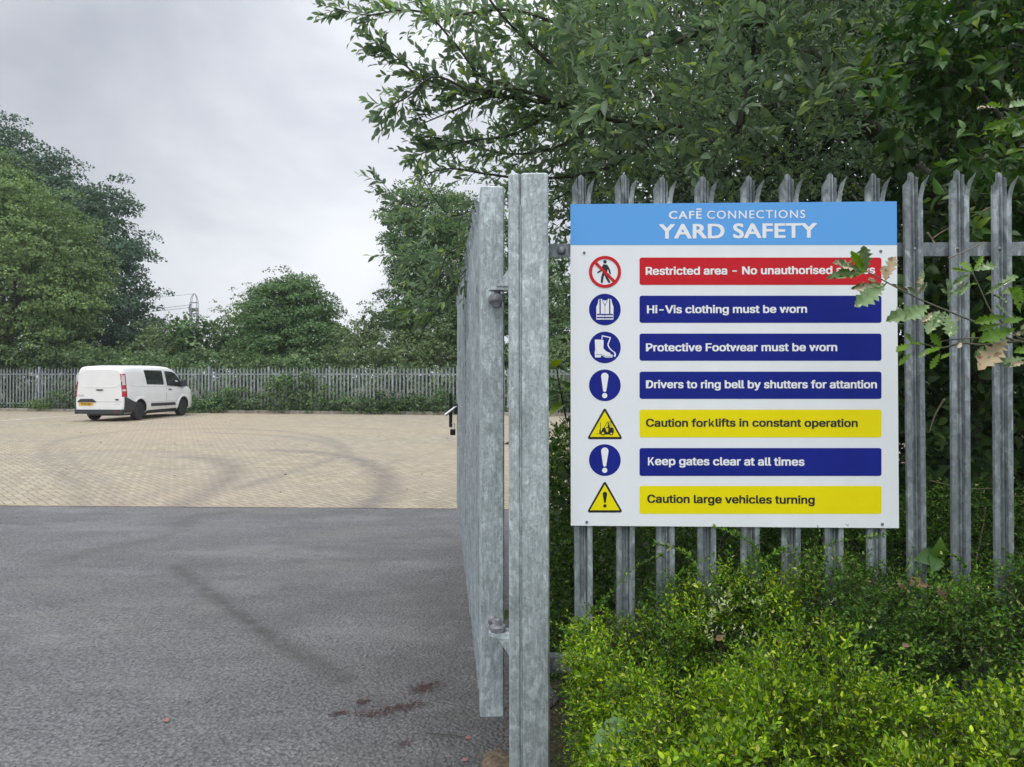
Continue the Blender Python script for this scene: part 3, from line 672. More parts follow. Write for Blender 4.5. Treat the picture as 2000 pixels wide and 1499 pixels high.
def text(name, body, l_, r_, top, base, m, y, parent, conv=S, bold=0.0, space=1.0, font=None):
    mid = (l_ + r_) / 2; hh = conv(mid, top)[1] - conv(mid, base)[1]; dx = bold * hh; dz = bold * .55 * hh
    me = text_mesh(body, conv(l_, base)[0] + dx, conv(r_, base)[0] - dx, conv(mid, top)[1] - dz, conv(mid, base)[1] + dz, 0, space, font=font)
    V = np.array([tuple(v.co) for v in me.vertices]); fs = [tuple(p.vertices) for p in me.polygons]; vs = []; ff = []
    par = list(range(len(V)))
    def fd(i):
        while par[i] != i: par[i] = par[par[i]]; i = par[i]
        return i
    for f in fs:
        for q in f[1:]: par[fd(q)] = fd(f[0])
    ids = {}
    for i in range(len(V)): V[i, 1] -= .000006 * (ids.setdefault(fd(i), len(ids)) % 3)
    V = np.array([V[q] - np.array([0, (i % 5) * .000003, 0]) for i, f in enumerate(fs) for q in f]); c_ = 0; f2 = []
    for f in fs: f2.append(tuple(range(c_, c_ + len(f)))); c_ += len(f)
    fs = f2
    offs = [(0, 0)] + ([(sx * dx, sz * dz) for sx, sz in ((-1, -1), (-.33, -1), (.33, -1), (1, -1), (-1, 0), (1, 0), (-1, 1), (-.33, 1), (.33, 1), (1, 1))] if bold else [])
    for k, (a, b) in enumerate(offs):
        o = len(vs); vs += [tuple(q) for q in V + np.array([a, -k * .00002, b])]; ff += [tuple(i + o for i in f) for f in fs]
    m2 = bpy.data.meshes.new(name); m2.from_pydata(vs, [], ff); m2.materials.append(m); m2.update(); bpy.data.meshes.remove(me)
    return link(name, m2, parent, (0, y, 0))
hd = sheet('header_band', [[S(1114.5, 397), S(1753.5, 397), S(1753.5, 479), S(1114.5, 479)]], -0.0006, M['sign_sky'], sign)
hp = [(v[0], v[1]) for v in [S(1114.5, 397)]]
for v in hd.data.vertices:   # exactly the panel's width and top
    v.co.x = (sl - SC.x) if v.co.x < 0 else (sr - SC.x)
    if v.co.z > (st_ - sb) * .95: v.co.z = st_ - sb
text('lettering', 'CAFE', 1306.5, 1370.5, 412.8, 428.0, M['sign_text_white'], -0.0012, hd, bold=0.040, space=1.2)
sheet('macron', [[S(1360, 407.8), S(1370, 407.8), S(1370, 410.4), S(1360, 410.4)]], -0.0012, M['sign_text_white'], hd)
text('lettering', 'CONNECTIONS', 1381, 1572.5, 411.5, 427.2, M['sign_text_white'], -0.0012, hd, bold=0.012, space=1.18)
text('lettering', 'YARD SAFETY', 1287, 1595.5, 437.3, 465.8, M['sign_text_white'], -0.0012, hd, bold=0.045, space=1.04)
def stack(name, polys, y, m, parent):
    vs = []; fs = []
    for i, pl in enumerate(polys):
        o = len(vs); vs += [(a, y - i * 0.000015, b) for a, b in pl]
        for t in tessellate_polygon([[Vector((a, b, 0)) for a, b in pl]]): fs.append(tuple(o + k for k in t))
    me = bpy.data.meshes.new(name); me.from_pydata(vs, [], fs); me.materials.append(m); me.update(); return link(name, me, parent)
rows_ = [('Restricted area - No unauthorised access', 1261, 1709, 520.8, 536.4, 503.5, 557, 'sign_red', 'sign_text_white'),
 ('Hi-Vis clothing must be worn', 1263.5, 1576, 596.5, 612, 578, 631, 'sign_navy', 'sign_text_white'),
 ('Protective Footwear must be worn', 1261.5, 1635, 670.8, 686.5, 652, 705, 'sign_navy', 'sign_text_white'),
 ('Drivers to ring bell by shutters for attantion', 1261.5, 1712.5, 743.2, 758.8, 726.3, 779.5, 'sign_navy', 'sign_text_white'),
 ('Caution forklifts in constant operation', 1261.5, 1675, 818.5, 834, 800.5, 854.5, 'sign_yellow', 'sign_black'),
 ('Keep gates clear at all times', 1265.5, 1571, 893.5, 909.5, 875.5, 930, 'sign_navy', 'sign_text_white'),
 ('Caution large vehicles turning', 1264, 1591, 967.5, 983.5, 949.5, 1004, 'sign_yellow', 'sign_black')]
for body, l_, r_, tp, bs, y0, y1, mc, mt in rows_:
    b = sheet('message_bar', [rrect(1249, y0, 1721.5, y1, 4.5)], -0.0006, M[mc], sign, label='%s message bar' % {'sign_red': 'red', 'sign_navy': 'navy blue', 'sign_yellow': 'yellow'}[mc])
    segs = [(body, l_, r_)]; kk = None
    if body.startswith('Keep'): segs = [('eep gates clear at all times', 1279.0, r_)]; kk = (1265.5, 1277.6, tp)
    if 'forklifts' in body: segs = [('Caution for', l_, 1382.0), ('lifts in constant operation', 1397.6, r_)]; kk = (1384.0, 1395.2, tp - .4)
    for bd, a_, b_ in segs: text('lettering', bd, a_, b_, tp, bs, M[mt], -0.0012, b, bold=0.050, space=1.0, font=HELV)
    if kk:
        x0, x1, y0 = kk; hh_ = bs - y0; xm = x0 + 2.7; my = y0 + hh_ * (.40 if x1 - x0 > 11.5 else .58); ty = y0 if x1 - x0 > 11.5 else y0 + hh_ * .26
        pl = [[(x0, y0), (x0 + 2.8, y0), (x0 + 2.8, bs), (x0, bs)], [(xm, my + 1.2), (x1 - 3.6, ty), (x1 - .1, ty), (xm, my + 5.0)], [(xm + 1.9, my + 1.6), (xm + 4.0, my - .6), (x1 + .2, bs), (x1 - 3.2, bs)]]
        stack('lettering', [[S(*q) for q in p_] for p_ in pl], -0.0012, M[mt], b)
def Z7(x, y): return (1100 + x / 5.714, 380 + y / 5.714)
def Z1(x, y): return (1130 + x / 6.247, 560 + y / 6.247)
def Z2(x, y): return (1130 + x / 5.767, 780 + y / 5.767)
def SZ(zf, pts): return [S(*zf(*p)) for p in pts]
def inner(px, py, r, w): return [circ(px, py, r), circ(px, py, r - w)[::-1]]
# 1 no pedestrians
pg = sheet('pictogram', [inner(1181.5, 531.5, 31.4, 6.0)], -0.0018, M['sign_red'], sign, label='red prohibition ring over a walking figure')
sheet('slash', [[S(*Z7(343, 770)), S(*Z7(366, 747)), S(*Z7(592, 972)), S(*Z7(569, 995))]], -0.00185, M['sign_red'], pg)
def cz(a, b, r0, r1=None): p, q = Z7(*a), Z7(*b); return capsule(p, q, r0 / 5.714, None if r1 is None else r1 / 5.714)
man = [circ(*Z7(466, 753), 20 / 5.714), cz((458, 800), (462, 872), 20, 17), cz((480, 800), (478, 860), 17, 15), cz((486, 798), (512, 840), 12, 10), cz((512, 840), (523, 884), 10, 9),
       cz((446, 806), (430, 846), 11, 9), cz((430, 846), (386, 873), 9, 8), cz((452, 880), (436, 925), 15, 13), cz((436, 925), (431, 980), 13, 12), cz((470, 880), (484, 928), 15, 12), cz((484, 928), (512, 976), 12, 12)]
for i, pl in enumerate(man): pass
stack('walking_figure', man, -0.0008, M['sign_black'], pg)
# 2 hi-vis vest
def disc(py, r=31.0, px=1181.3, lab=''): return sheet('pictogram', [circ(px, py, r)], -0.0006, M['sign_navy'], sign, label=lab)
d2 = disc(605, lab='round blue pictogram of a high visibility vest')
sheet('vest', [SZ(Z1, [(244, 156), (282, 153), (300, 168), (321, 172), (345, 168), (360, 151), (398, 153), (408, 200), (426, 250), (424, 404), (217, 404), (216, 250), (234, 210)])], -0.0012, M['sign_text_white'], d2)
stack('vest_stripes', [SZ(Z1, q) for q in ([(255, 158), (270, 158), (270, 333), (255, 333)], [(372, 156), (387, 156), (387, 333), (372, 333)], [(222, 335), (418, 335), (418, 350), (222, 350)],
      [(222, 371), (418, 371), (418, 387), (222, 387)], [(319, 235), (323, 235), (323, 400), (319, 400)], [(284, 162), (289, 160), (323, 232), (320, 240)], [(358, 158), (354, 158), (319, 232), (323, 240)])], -0.0018, M['sign_navy'], d2)
# 3 boot
d3 = disc(679, lab='round blue pictogram of a safety boot')
stack('boot', [SZ(Z1, [(198, 652), (205, 647), (300, 650), (305, 656), (303, 750), (310, 765), (345, 795), (390, 812), (416, 838), (415, 866), (330, 868), (300, 852), (275, 842), (270, 866), (201, 866), (196, 810), (203, 770)]),
      SZ(Z1, [(278, 645), (284, 594), (392, 618), (390, 630), (294, 609), (289, 645)]), SZ(Z1, [(392, 618), (380, 628), (352, 700), (352, 722), (366, 722), (366, 704), (392, 636)]),
      SZ(Z1, [(352, 720), (370, 755), (400, 785), (436, 806), (440, 796), (410, 777), (380, 745), (366, 715)]), SZ(Z1, [(430, 796), (450, 806), (456, 830), (450, 858), (436, 856), (424, 845), (442, 830), (430, 812)])], -0.0012, M['sign_text_white'], d3)
stack('boot_sole_line', [SZ(Z1, [(208, 829), (280, 829), (330, 851), (412, 851), (412, 855), (328, 855), (279, 834), (208, 834)]), SZ(Z1, [(376, 818), (398, 814), (404, 832), (398, 830)])], -0.0018, M['sign_navy'], d3)
# 4, 6 exclamation
for py in (753, 899):
    d4 = disc(py, lab='round blue pictogram with a white exclamation mark')
    stack('exclamation_mark', [capsule((1181.2, py - 17.5), (1181.0, py + 9.5), 7.2, 3.3, 12), circ(1181, py + 20, 5.1, 24)], -0.0012, M['sign_text_white'], d4)
# 5, 7 triangles
def tri(apex, yb, xl, xr, r):
    c = [(apex[0], apex[1] + 2 * r), (xl + 1.75 * r, yb - r), (xr - 1.75 * r, yb - r)]; o = []
    for (cx, cy), a0 in zip(c, (-150, 90, -30)):
        seg = []
        for k in range(7):
            if cx == c[0][0] and cy == c[0][1]: a = R(-150 + 120 * k / 6)
            elif cx == c[1][0]: a = R(210 - 120 * k / 6)
            else: a = R(90 - 120 * k / 6)
            seg.append((cx + r * cos(a), cy + r * sin(a)))
        if cx == c[0][0]: seg = seg[::-1]
        o += seg
    return [S(*p) for p in o]
for ap, yb, lab in ((795.5, 858.3, 'forklift truck'), (938.5, 1001.5, 'exclamation mark')):
    t5 = sheet('pictogram', [tri((1181.2, ap), yb, 1145.8, 1216.8, 3.2)], -0.0006, M['sign_black'], sign, label='yellow warning triangle with a black ' + lab)
    h = yb - ap
    sheet('triangle_field', [[S(1181.2, ap + 8.3), S(1152.3, yb - 4.6), S(1210.2, yb - 4.6)]], -0.0012, M['sign_yellow'], t5)
    if lab.startswith('exc'):
        stack('exclamation_mark', [capsule((1181.4, 965), (1181.4, 980.5), 4.3, 2.0, 10), circ(1181.4, 988.3, 3.3, 24)], -0.0018, M['sign_black'], t5)
    else:
        fk = [SZ(Z2, q) for q in ([(243, 262), (249, 262), (249, 392), (243, 392)], [(200, 388), (250, 388), (250, 393), (200, 393)], [(234, 345), (250, 345), (250, 392), (234, 392)],
              [(250, 375), (272, 322), (290, 316), (305, 330), (310, 360), (330, 375), (340, 322), (385, 320), (396, 335), (396, 380), (380, 398), (290, 398), (252, 398)],
              [(286, 318), (318, 258), (324, 258), (292, 322)], [(318, 255), (364, 252), (364, 258), (318, 261)], [(360, 254), (366, 254), (368, 322), (362, 322)],
              [(326, 286), (346, 284), (352, 322), (338, 330), (312, 326), (310, 318), (330, 312)])]
        fk.append(circ(*Z2(336, 274), 9 / 5.767, 16))
        stack('forklift', fk, -0.0018, M['sign_black'], t5)
        stack('forklift_wheels', [circ(*Z2(275, 383), 24 / 5.767, 24), circ(*Z2(368, 388), 20 / 5.767, 24)], -0.0022, M['sign_black'], t5)
        stack('forklift_hubs', [circ(*Z2(275, 383), 13 / 5.767, 20), circ(*Z2(368, 388), 11 / 5.767, 20), SZ(Z2, [(306, 340), (322, 325), (335, 330), (320, 352), (312, 350)])], -0.0026, M['sign_yellow'], t5)
for p in ((1141, 494), (1720, 491), (1146, 1020), (1723, 1024)):
    x, z = S(*p); mb = MB(); mb.lathe((x, 0, z), [(0.0055, 0), (0.0055, -0.002), (0.0045, -0.0035), (0.0022, -0.0035), (0.0020, -0.001)], 14, 'Y'); mb.build('screw', M['iron'], sign)

# ------------------------------------------------------------------ far palisade fence
FH = 1.92
def to_line(px, py):
    """distance along the far fence line where the sight line of photo column px crosses it"""
    v, fw = ray(px, py); o = FA + fn * 0.22
    det = v.x * -fdir.y + v.y * fdir.x
    t = (-(o.x) * fdir.y + (o.y) * fdir.x) / det
    p = Vector((v.x * t, v.y * t, 0)) - o; return p.dot(fdir)
ffence = empty('palisade_fence', tuple(FA + fn * 0.22), math.atan2(fdir.y, fdir.x), label='long weathered palisade fence running behind the parked van at the back of the yard', cat='fence')
BAY = 2.74; NP = 17; sp = BAY / NP
def panel_mesh(seed):
    r = random.Random(seed); mb = MB()
    for i in range(1, NP):
        x = i * sp + r.uniform(-.006, .006); dz = r.uniform(-.012, .012); tl = r.uniform(-.006, .006)
        zb = 0.06; zt = FH + dz
        pr = [(-.033, .004), (-.031, 0), (-.013, 0), (-.009, .012), (.009, .012), (.013, 0), (.031, 0), (.033, .004)]
        for k in range(len(pr) - 1):
            (xa, ya), (xb, yb) = pr[k], pr[k + 1]
            ta = zt - 0.03 - 0.09 * (abs(xa) > .014); tb = zt - 0.03 - 0.09 * (abs(xb) > .014)
            if abs(xa) <= .014 and abs(xb) <= .014: ta = tb = zt - 0.03
            mb.add([(x + xa, ya, zb), (x + xb, yb, zb), (x + xb + tl, yb, tb), (x + xa + tl, ya, ta)], [(0, 1, 2, 3)])
        mb.add([(x - .012 + tl, .011, zt - .03), (x + .012 + tl, .011, zt - .03), (x + tl, .011, zt + .025)], [(0, 1, 2)])
        for s in (-1, 1): mb.add([(x + s * .014 + tl, 0, zt - .14), (x + s * .033 + tl, 0, zt - .14), (x + s * .043 + tl, -.022, zt - .03)], [(0, 1, 2)])
    for z in (0.34, FH - 0.27):
        mb.box((BAY / 2, 0.018, z), (BAY - .06, 0.006, 0.05)); mb.box((BAY / 2, 0.045, z + .022), (BAY - .06, 0.048, 0.006))
    return mb.mesh('fence_panel', M['galv_far'], fix=False)
pms = [panel_mesh(i) for i in range(4)]
mb = MB(); mb.box((0, 0.03, FH / 2 + .02), (0.07, 0.10, FH + .08)); postm = mb.mesh('fence_post', M['galv_far'])
ref = to_line(400 + 497 / 4, 760)          # a post seen in the photo
n0 = int((ref + 14) / BAY)
for i in range(-n0, 9 + 8):
    x = ref + i * BAY
    link('fence_post', postm, ffence, (x, 0, 0)); link('fence_panel', pms[i % 4], ffence, (x, 0, 0))

# ------------------------------------------------------------------ leaf machinery
def unit(v): return v / (np.linalg.norm(v, axis=-1, keepdims=True) + 1e-9)
def tmpl(kind):
    if kind == 'rhomb': return np.array([(0, 0, 0), (.42, .5, .06), (1, 0, -.04), (.42, -.5, .06)]), [(0, 1, 2, 3)]
    if kind == 'point': return np.array([(0, 0, 0), (.32, .44, .09), (.68, .36, .05), (1, 0, -.05), (.68, -.36, .05), (.32, -.44, .09)]), [(0, 3, 2, 1), (0, 5, 4, 3)]
    if kind == 'fold': return np.array([(0, 0, 0), (.45, .5, .10), (1, 0, -.04), (.45, -.5, .10)]), [(0, 2, 1), (0, 3, 2)]
    if kind == 'oval':
        V = [(0, 0, 0)]; ts = [(.18, .36), (.45, .5), (.75, .36)]
        for t, w_ in ts: V += [(t, w_, .09 * w_ * 2 - .10 * t * t), (t, 0, -.10 * t * t), (t, -w_, .09 * w_ * 2 - .10 * t * t)]
        V.append((1, 0, -.14)); f = [(0, 2, 1), (0, 3, 2)]
        for k in (0, 1): a = 1 + 3 * k; f += [(a, a + 1, a + 4, a + 3), (a + 1, a + 2, a + 5, a + 4)]
        f += [(7, 8, 10), (8, 9, 10)]; return np.array(V), f
    if kind == 'broad':
        V = [(0, 0, 0)]; ts = [(.10, .30), (.28, .50), (.5, .47), (.72, .30), (.88, .12)]
        for t, w_ in ts: V += [(t, w_, .20 * w_ - .30 * t * t), (t, 0, -.30 * t * t), (t, -w_, .20 * w_ - .30 * t * t)]
        V.append((1, 0, -.34)); n = len(ts); f = [(0, 2, 1), (0, 3, 2)]
        for k in range(n - 1): a = 1 + 3 * k; f += [(a, a + 1, a + 4, a + 3), (a + 1, a + 2, a + 5, a + 4)]
        a = 1 + 3 * (n - 1); f += [(a, a + 1, a + 3), (a + 1, a + 2, a + 3)]; return np.array(V), f
    if kind == 'oak':
        ts = [(.08, .05), (.15, .16), (.20, .09), (.30, .30), (.36, .15), (.48, .42), (.55, .20), (.66, .46), (.73, .24), (.82, .36), (.89, .16), (.95, .17)]
        V = [(0, 0, 0)]
        for i, (t, w_) in enumerate(ts):
            wv = .035 * math.sin(i * 2.1); V += [(t, w_, .22 * w_ + wv), (t, 0, -.10 * t * t), (t, -w_ * .95, .18 * w_ - wv)]
        V.append((1, 0, -.08)); n = len(ts); f = [(0, 2, 1), (0, 3, 2)]
        for k in range(n - 1): a = 1 + 3 * k; f += [(a, a + 1, a + 4, a + 3), (a + 1, a + 2, a + 5, a + 4)]
        a = 1 + 3 * (n - 1); f += [(a, a + 1, a + 3), (a + 1, a + 2, a + 3)]; return np.array(V), f
TM = {k: tmpl(k) for k in ('rhomb', 'fold', 'point', 'oval', 'broad', 'oak')}
def leaf_arrays(pos, axis, nrm, length, wr, kind):
    T, Fc = TM[kind]; n = len(pos); axis = unit(axis); side = unit(np.cross(nrm, axis)); up = np.cross(axis, side)
    length = np.broadcast_to(length, (n,)); wr = np.broadcast_to(wr, (n,))
    V = pos[:, None] + (axis[:, None] * T[None, :, 0:1] + side[:, None] * T[None, :, 1:2] * wr[:, None, None] + up[:, None] * T[None, :, 2:3]) * length[:, None, None]
    k = len(T); base = (np.arange(n) * k)[:, None]
    fl = np.concatenate([np.array(f) for f in Fc]); loops = (base + fl[None]).reshape(-1)
    sizes = np.tile([len(f) for f in Fc], n); return V.reshape(-1, 3), loops, sizes
def leaves(name, parent, material, parts):
    """parts: list of (pos, axis, nrm, length, width ratio, kind); one mesh, positions in world, parent keeps its place"""
    Vs, Ls, Ss, o = [], [], [], 0
    for p in parts:
        if len(p[0]) == 0: continue
        V, l_, s_ = leaf_arrays(*p); Vs.append(V); Ls.append(l_ + o); Ss.append(s_); o += len(V)
    V = np.concatenate(Vs)
    if parent is not None: V = V - np.array(parent.location)
    return link(name, np_mesh(name, V, np.concatenate(Ls), np.concatenate(Ss), material, smooth=parts[0][5] in ('oval', 'broad', 'oak')), parent)
def rand_dirs(n, up=0.0):
    v = rng.normal(size=(n, 3)); v[:, 2] += up; return unit(v)
def sticks(starts, ends, r):
    """three-sided thin sticks, as arrays"""
    n = len(starts); d = unit(ends - starts); a = unit(np.cross(d, np.array([0.3, 0.5, 0.81]))); b = np.cross(d, a)
    r = np.broadcast_to(r, (n,))[:, None]; V = np.empty((n, 6, 3))
    for k in range(3):
        o = (a * cos(2 * pi * k / 3) + b * sin(2 * pi * k / 3)) * r; V[:, k] = starts + o; V[:, 3 + k] = ends + o * 0.5
    fl = np.array([0, 1, 4, 3, 1, 2, 5, 4, 2, 0, 3, 5]); loops = ((np.arange(n) * 6)[:, None] + fl).reshape(-1)
    return V.reshape(-1, 3), loops, np.full(n * 3, 4)
def sticks_obj(name, parent, material, segs):
    Vs, Ls, Ss, o = [], [], [], 0
    for s in segs:
        V, l_, s_ = sticks(*s); Vs.append(V); Ls.append(l_ + o); Ss.append(s_); o += len(V)
    V = np.concatenate(Vs) - (np.array(parent.location) if parent is not None else 0)
    return link(name, np_mesh(name, V, np.concatenate(Ls), np.concatenate(Ss), material), parent)

def twigs(st, dr, ln, nl, ll, wr, kind, droop=0.15, spread=0.9, opposite=False, flat=0.0):
    """leafy twigs: st,dr (n,3), ln (n,). returns leaf part tuple and stick arrays"""
    n = len(st); dr = unit(dr); ln = np.broadcast_to(ln, (n,))
    a = unit(np.cross(dr, rand_dirs(n) * (1 - flat) + np.array([0, 0, 1.0]) * flat)); b = np.cross(dr, a)
    ts = (np.arange(nl) + 1.0) / nl
    if opposite: ts = (np.repeat(np.arange((nl + 1) // 2), 2)[:nl] + 1.0) / ((nl + 1) // 2)
    t = ts[None] + rng.uniform(-.03, .03, (n, nl)); t[:, -1] = 1.0
    P_ = st[:, None] + dr[:, None] * (ln[:, None] * t)[..., None]; P_[..., 2] -= droop * ln[:, None] * t * t
    ang = (np.arange(nl) % 2) * pi + (0 if flat > .5 else (np.arange(nl) // 2) * 1.2)
    ang = ang[None] + rng.uniform(-.45, .45, (n, nl)) + rng.uniform(0, 6.28, (n, 1)) * (flat < .5)
    sv = a[:, None] * np.cos(ang)[..., None] + b[:, None] * np.sin(ang)[..., None]
    sprd = spread * rng.uniform(.6, 1.3, (n, nl)); sprd[:, -1] *= 0.15
    ax = dr[:, None] + sv * sprd[..., None]; ax[..., 2] -= droop * t * 0.8
    ax = unit(ax); nr = unit(dr[:, None] * 0.35 - sv * 0.2 + np.array([0, 0, 1.0]) * 0.55 + rng.normal(size=ax.shape) * 0.45)
    L_ = ll * rng.uniform(.60, 1.2, (n, nl)) * rng.uniform(.75, 1.25, (n, 1)) * (1 - .35 * t ** 3)
    en = st + dr * ln[:, None]; en[:, 2] -= droop * ln; md = st + dr * ln[:, None] * .5; md[:, 2] -= droop * ln * .25
    rr = 0.004 * (ll / 0.055) ** 0.5 * 0.5
    return (P_.reshape(-1, 3), ax.reshape(-1, 3), nr.reshape(-1, 3), L_.reshape(-1), wr * rng.uniform(.8, 1.2, n * nl), kind), [(st, md, rr), (md, en, rr * .7)]

# ------------------------------------------------------------------ distant trees
def crown(lobes, size, dens=1.0, seed=0, kind='rhomb', wr=0.75, clump=0.55, droop=0.0, ragged=0.25, kmin=0.66):
    """lobes: (centre, rx, ry, rz). leaf clumps over the lobes' outer shells, some inside"""
    r = np.random.default_rng(seed); parts = []
    for (c, rx, ry, rz) in lobes:
        c = np.array(c); rad = np.array([rx, ry, rz]); area = 4 * pi * ((rx * ry) ** 1.6 / 3 + (rx * rz) ** 1.6 / 3 + (ry * rz) ** 1.6 / 3) ** (1 / 1.6)
        nc = max(6, int(area / (clump * clump) * 1.15))
        d = r.normal(size=(nc, 3)); d = d / np.linalg.norm(d, axis=1, keepdims=True)
        k = r.uniform(kmin, 1.04 + ragged * .4, nc) + ragged * r.exponential(.25, nc) * (d[:, 2] > -0.2)
        cc = c + d * rad * k[:, None]; cr_ = clump * r.uniform(.40, 1.15, nc)
        nl = (dens * 30 * (cr_ / clump) ** 2 * (clump / size) ** 2 / 12).astype(int) + 4
        idx = np.repeat(np.arange(nc), nl); n = len(idx)
        q = r.normal(size=(n, 3)); q = q / np.linalg.norm(q, axis=1, keepdims=True); rr = r.uniform(.35, 1.0, n) ** .6
        q[:, 2] = np.abs(q[:, 2]) * .9 - .25
        pos = cc[idx] + q * (cr_[idx] * rr)[:, None] * np.array([1.05, 1.05, .82])
        out_ = d[idx]; nr = out_ * .8 + q * .9 + np.array([0, 0, .6]) + r.normal(size=(n, 3)) * .32
        ax = r.normal(size=(n, 3)) + out_ * .8; ax[:, 2] -= droop + .25
        parts.append((pos, ax, nr, size * r.uniform(.6, 1.35, n), wr, kind))
        m_ = int(area * 5.0 / (size * size * 60)); q = r.normal(size=(m_, 3)); q /= np.linalg.norm(q, axis=1, keepdims=True)
        parts.append((c + q * rad * (r.uniform(.2, .85, m_) ** .5)[:, None], r.normal(size=(m_, 3)), r.normal(size=(m_, 3)) + np.array([0, 0, .4]), size * 2.4, .9, kind))
    return parts
def lobe(px, py, d, rpx, rpy=None, rd=None):
    s = d / F; rpy = rpx if rpy is None else rpy
    return (tuple(P(px, py, d)), rpx * s, (rd if rd else rpx * s), rpy * s)
def trunk_obj(parent, base, tops, r0, name='trunk', m='bark', wob=0.15):
    """a tapered trunk from base with limbs to the lobe centres"""
    mb = MB(); b = Vector(base); o = Vector(parent.location); rr = random.Random(int(abs(base[0]) * 100))
    top = sum((Vector(t) for t in tops), Vector()) / len(tops); top = Vector((b.x * .5 + top.x * .5, b.y * .5 + top.y * .5, max(t[2] for t in tops) * .55))
    pts = [b.lerp(top, k / 5) + Vector((rr.uniform(-wob, wob), rr.uniform(-wob, wob), 0)) * (k > 0) for k in range(6)]
    mb.tube([p - o for p in pts], [r0 * (1 - .12 * k) for k in range(6)], 9)
    for t in tops:
        t = Vector(t); s = pts[rr.randint(2, 5)]
        q = [s.lerp(t, k / 4) + Vector((rr.uniform(-wob, wob), rr.uniform(-wob, wob), rr.uniform(-wob, wob) + .3 * sin(pi * k / 4))) * (0 < k) for k in range(5)]
        mb.tube([p - o for p in q], [r0 * .42 * (1 - .2 * k) for k in range(5)], 6)
        for j in range(3):
            e = q[3] + Vector((rr.uniform(-1, 1), rr.uniform(-1, 1), rr.uniform(0, 1))) * 1.1
            mb.tube([q[2 + (j > 1)] - o, q[2 + (j > 1)].lerp(e, .5) - o + Vector((0, 0, .1)), e - o], [r0 * .16, r0 * .11, r0 * .05], 5)
    return mb.build(name, M[m], parent, smooth=True)
def tree(name, label, lobes, m, size, seed, r0=0.2, base=None, cat='tree', group=None, trunk=True, **kw):
    cx = sum(l_[0][0] for l_ in lobes) / len(lobes); cy = sum(l_[0][1] for l_ in lobes) / len(lobes)
    b = base or (cx, cy, -0.02); t = empty(name, b, label=label, cat=cat, group=group)
    leaves('crown' if trunk else 'foliage', t, M[m], crown(lobes, size, seed=seed, **kw))
    if trunk: trunk_obj(t, b, [l_[0] for l_ in lobes], r0)
    return t
GT = 'trees beyond the far fence'
# left: pale green tree in front, dark tree behind it
tree('broadleaf_tree', 'light yellowish green tree behind the van, lower of the two big ones',
     [lobe(30, 440, 37, 95, 85, 2.6), lobe(-60, 520, 38, 120, 130, 3.2), lobe(110, 500, 37, 72, 75, 2.2), lobe(50, 580, 36.5, 120, 85, 2.4), lobe(140, 585, 37, 52, 70, 1.8), lobe(60, 670, 36.5, 110, 55, 2), lobe(-100, 650, 37, 90, 70, 2.4), lobe(-40, 400, 38, 90, 90, 2.5)],
     'lf_hornbeam', 0.125, 3, 0.26, kmin=.74, clump=0.66, dens=1.25, ragged=.35, group=GT)
tree('broadleaf_tree', 'tallest dark green tree at the left edge with a stepped outline',
     [lobe(-90, 330, 46, 130, 110, 4), lobe(20, 345, 45, 70, 75, 3), lobe(85, 365, 45, 55, 60, 3), lobe(150, 410, 44, 55, 52, 2.6), lobe(205, 405, 44, 38, 32, 1.8), lobe(190, 480, 43.5, 62, 55, 3), lobe(243, 497, 43, 36, 26, 1.6), lobe(205, 560, 43, 68, 60, 3), lobe(215, 640, 43, 80, 62, 3), lobe(265, 655, 43, 40, 48, 2), lobe(150, 650, 43.5, 80, 70, 3), lobe(60, 470, 45, 110, 110, 3.5)],
     'lf_sycamore', 0.16, 4, 0.35, kmin=.74, clump=0.80, dens=1.3, ragged=.40, group=GT)
# small trees and saplings between the big left trees and the round one
tree('young_tree', 'thin young tree with big loose leaves right of the lattice pylon',
     [lobe(408, 636, 38, 18, 15, .5), lobe(418, 665, 38, 26, 26, .8), lobe(388, 680, 38, 34, 30, 1)], 'lf_weed', 0.20, 5, 0.07, clump=0.40, dens=.7, ragged=.9, group='saplings behind the far fence')
tree('young_tree', 'thin upright sapling just left of the lattice pylon foot',
     [lobe(369, 622, 37.5, 5, 14, .2), lobe(365, 650, 37.5, 14, 16, .5), lobe(352, 655, 37.5, 20, 24, .7), lobe(360, 690, 37.5, 26, 28, .9)], 'lf_ivy', 0.20, 6, 0.06, clump=0.36, dens=.7, ragged=.9, group='saplings behind the far fence')
tree('bushy_tree', 'low mid green bushy tree beside the dark tree, directly above the van bonnet',
     [lobe(318, 672, 39, 34, 34, 1.4), lobe(345, 670, 40, 28, 20, 1.2), lobe(300, 700, 38, 40, 26, 1.6), lobe(350, 700, 38, 40, 22, 1.4)], 'lf_scrub', 0.12, 7, 0.09, clump=0.5, dens=1.1, ragged=.5, group=GT)
tree('ivy_covered_tree', 'rounded dome shaped dark green tree standing alone behind the middle of the far fence',
     [lobe(558, 625, 38.5, 72, 62, 2.3), lobe(600, 665, 38, 72, 50, 2.2), lobe(520, 665, 38.5, 60, 52, 2), lobe(580, 580, 39, 46, 32, 1.5), lobe(540, 595, 39, 40, 34, 1.3), lobe(620, 620, 38, 38, 40, 1.5), lobe(560, 690, 37.5, 100, 38, 2)],
     'lf_ivy', 0.11, 8, 0.22, kmin=.80, clump=0.62, dens=1.4, ragged=.22, group=GT)
tree('bushy_tree', 'olive tinted bushy tree at the left flank of the dome shaped tree',
     [lobe(478, 645, 40, 34, 42, 1.3), lobe(455, 680, 39.5, 40, 34, 1.3), lobe(505, 612, 40.5, 30, 36, 1.2), lobe(568, 560, 40, 40, 22, 1.2)], 'lf_scrub', 0.11, 9, 0.10, clump=0.5, dens=1.0, ragged=.8, group=GT)
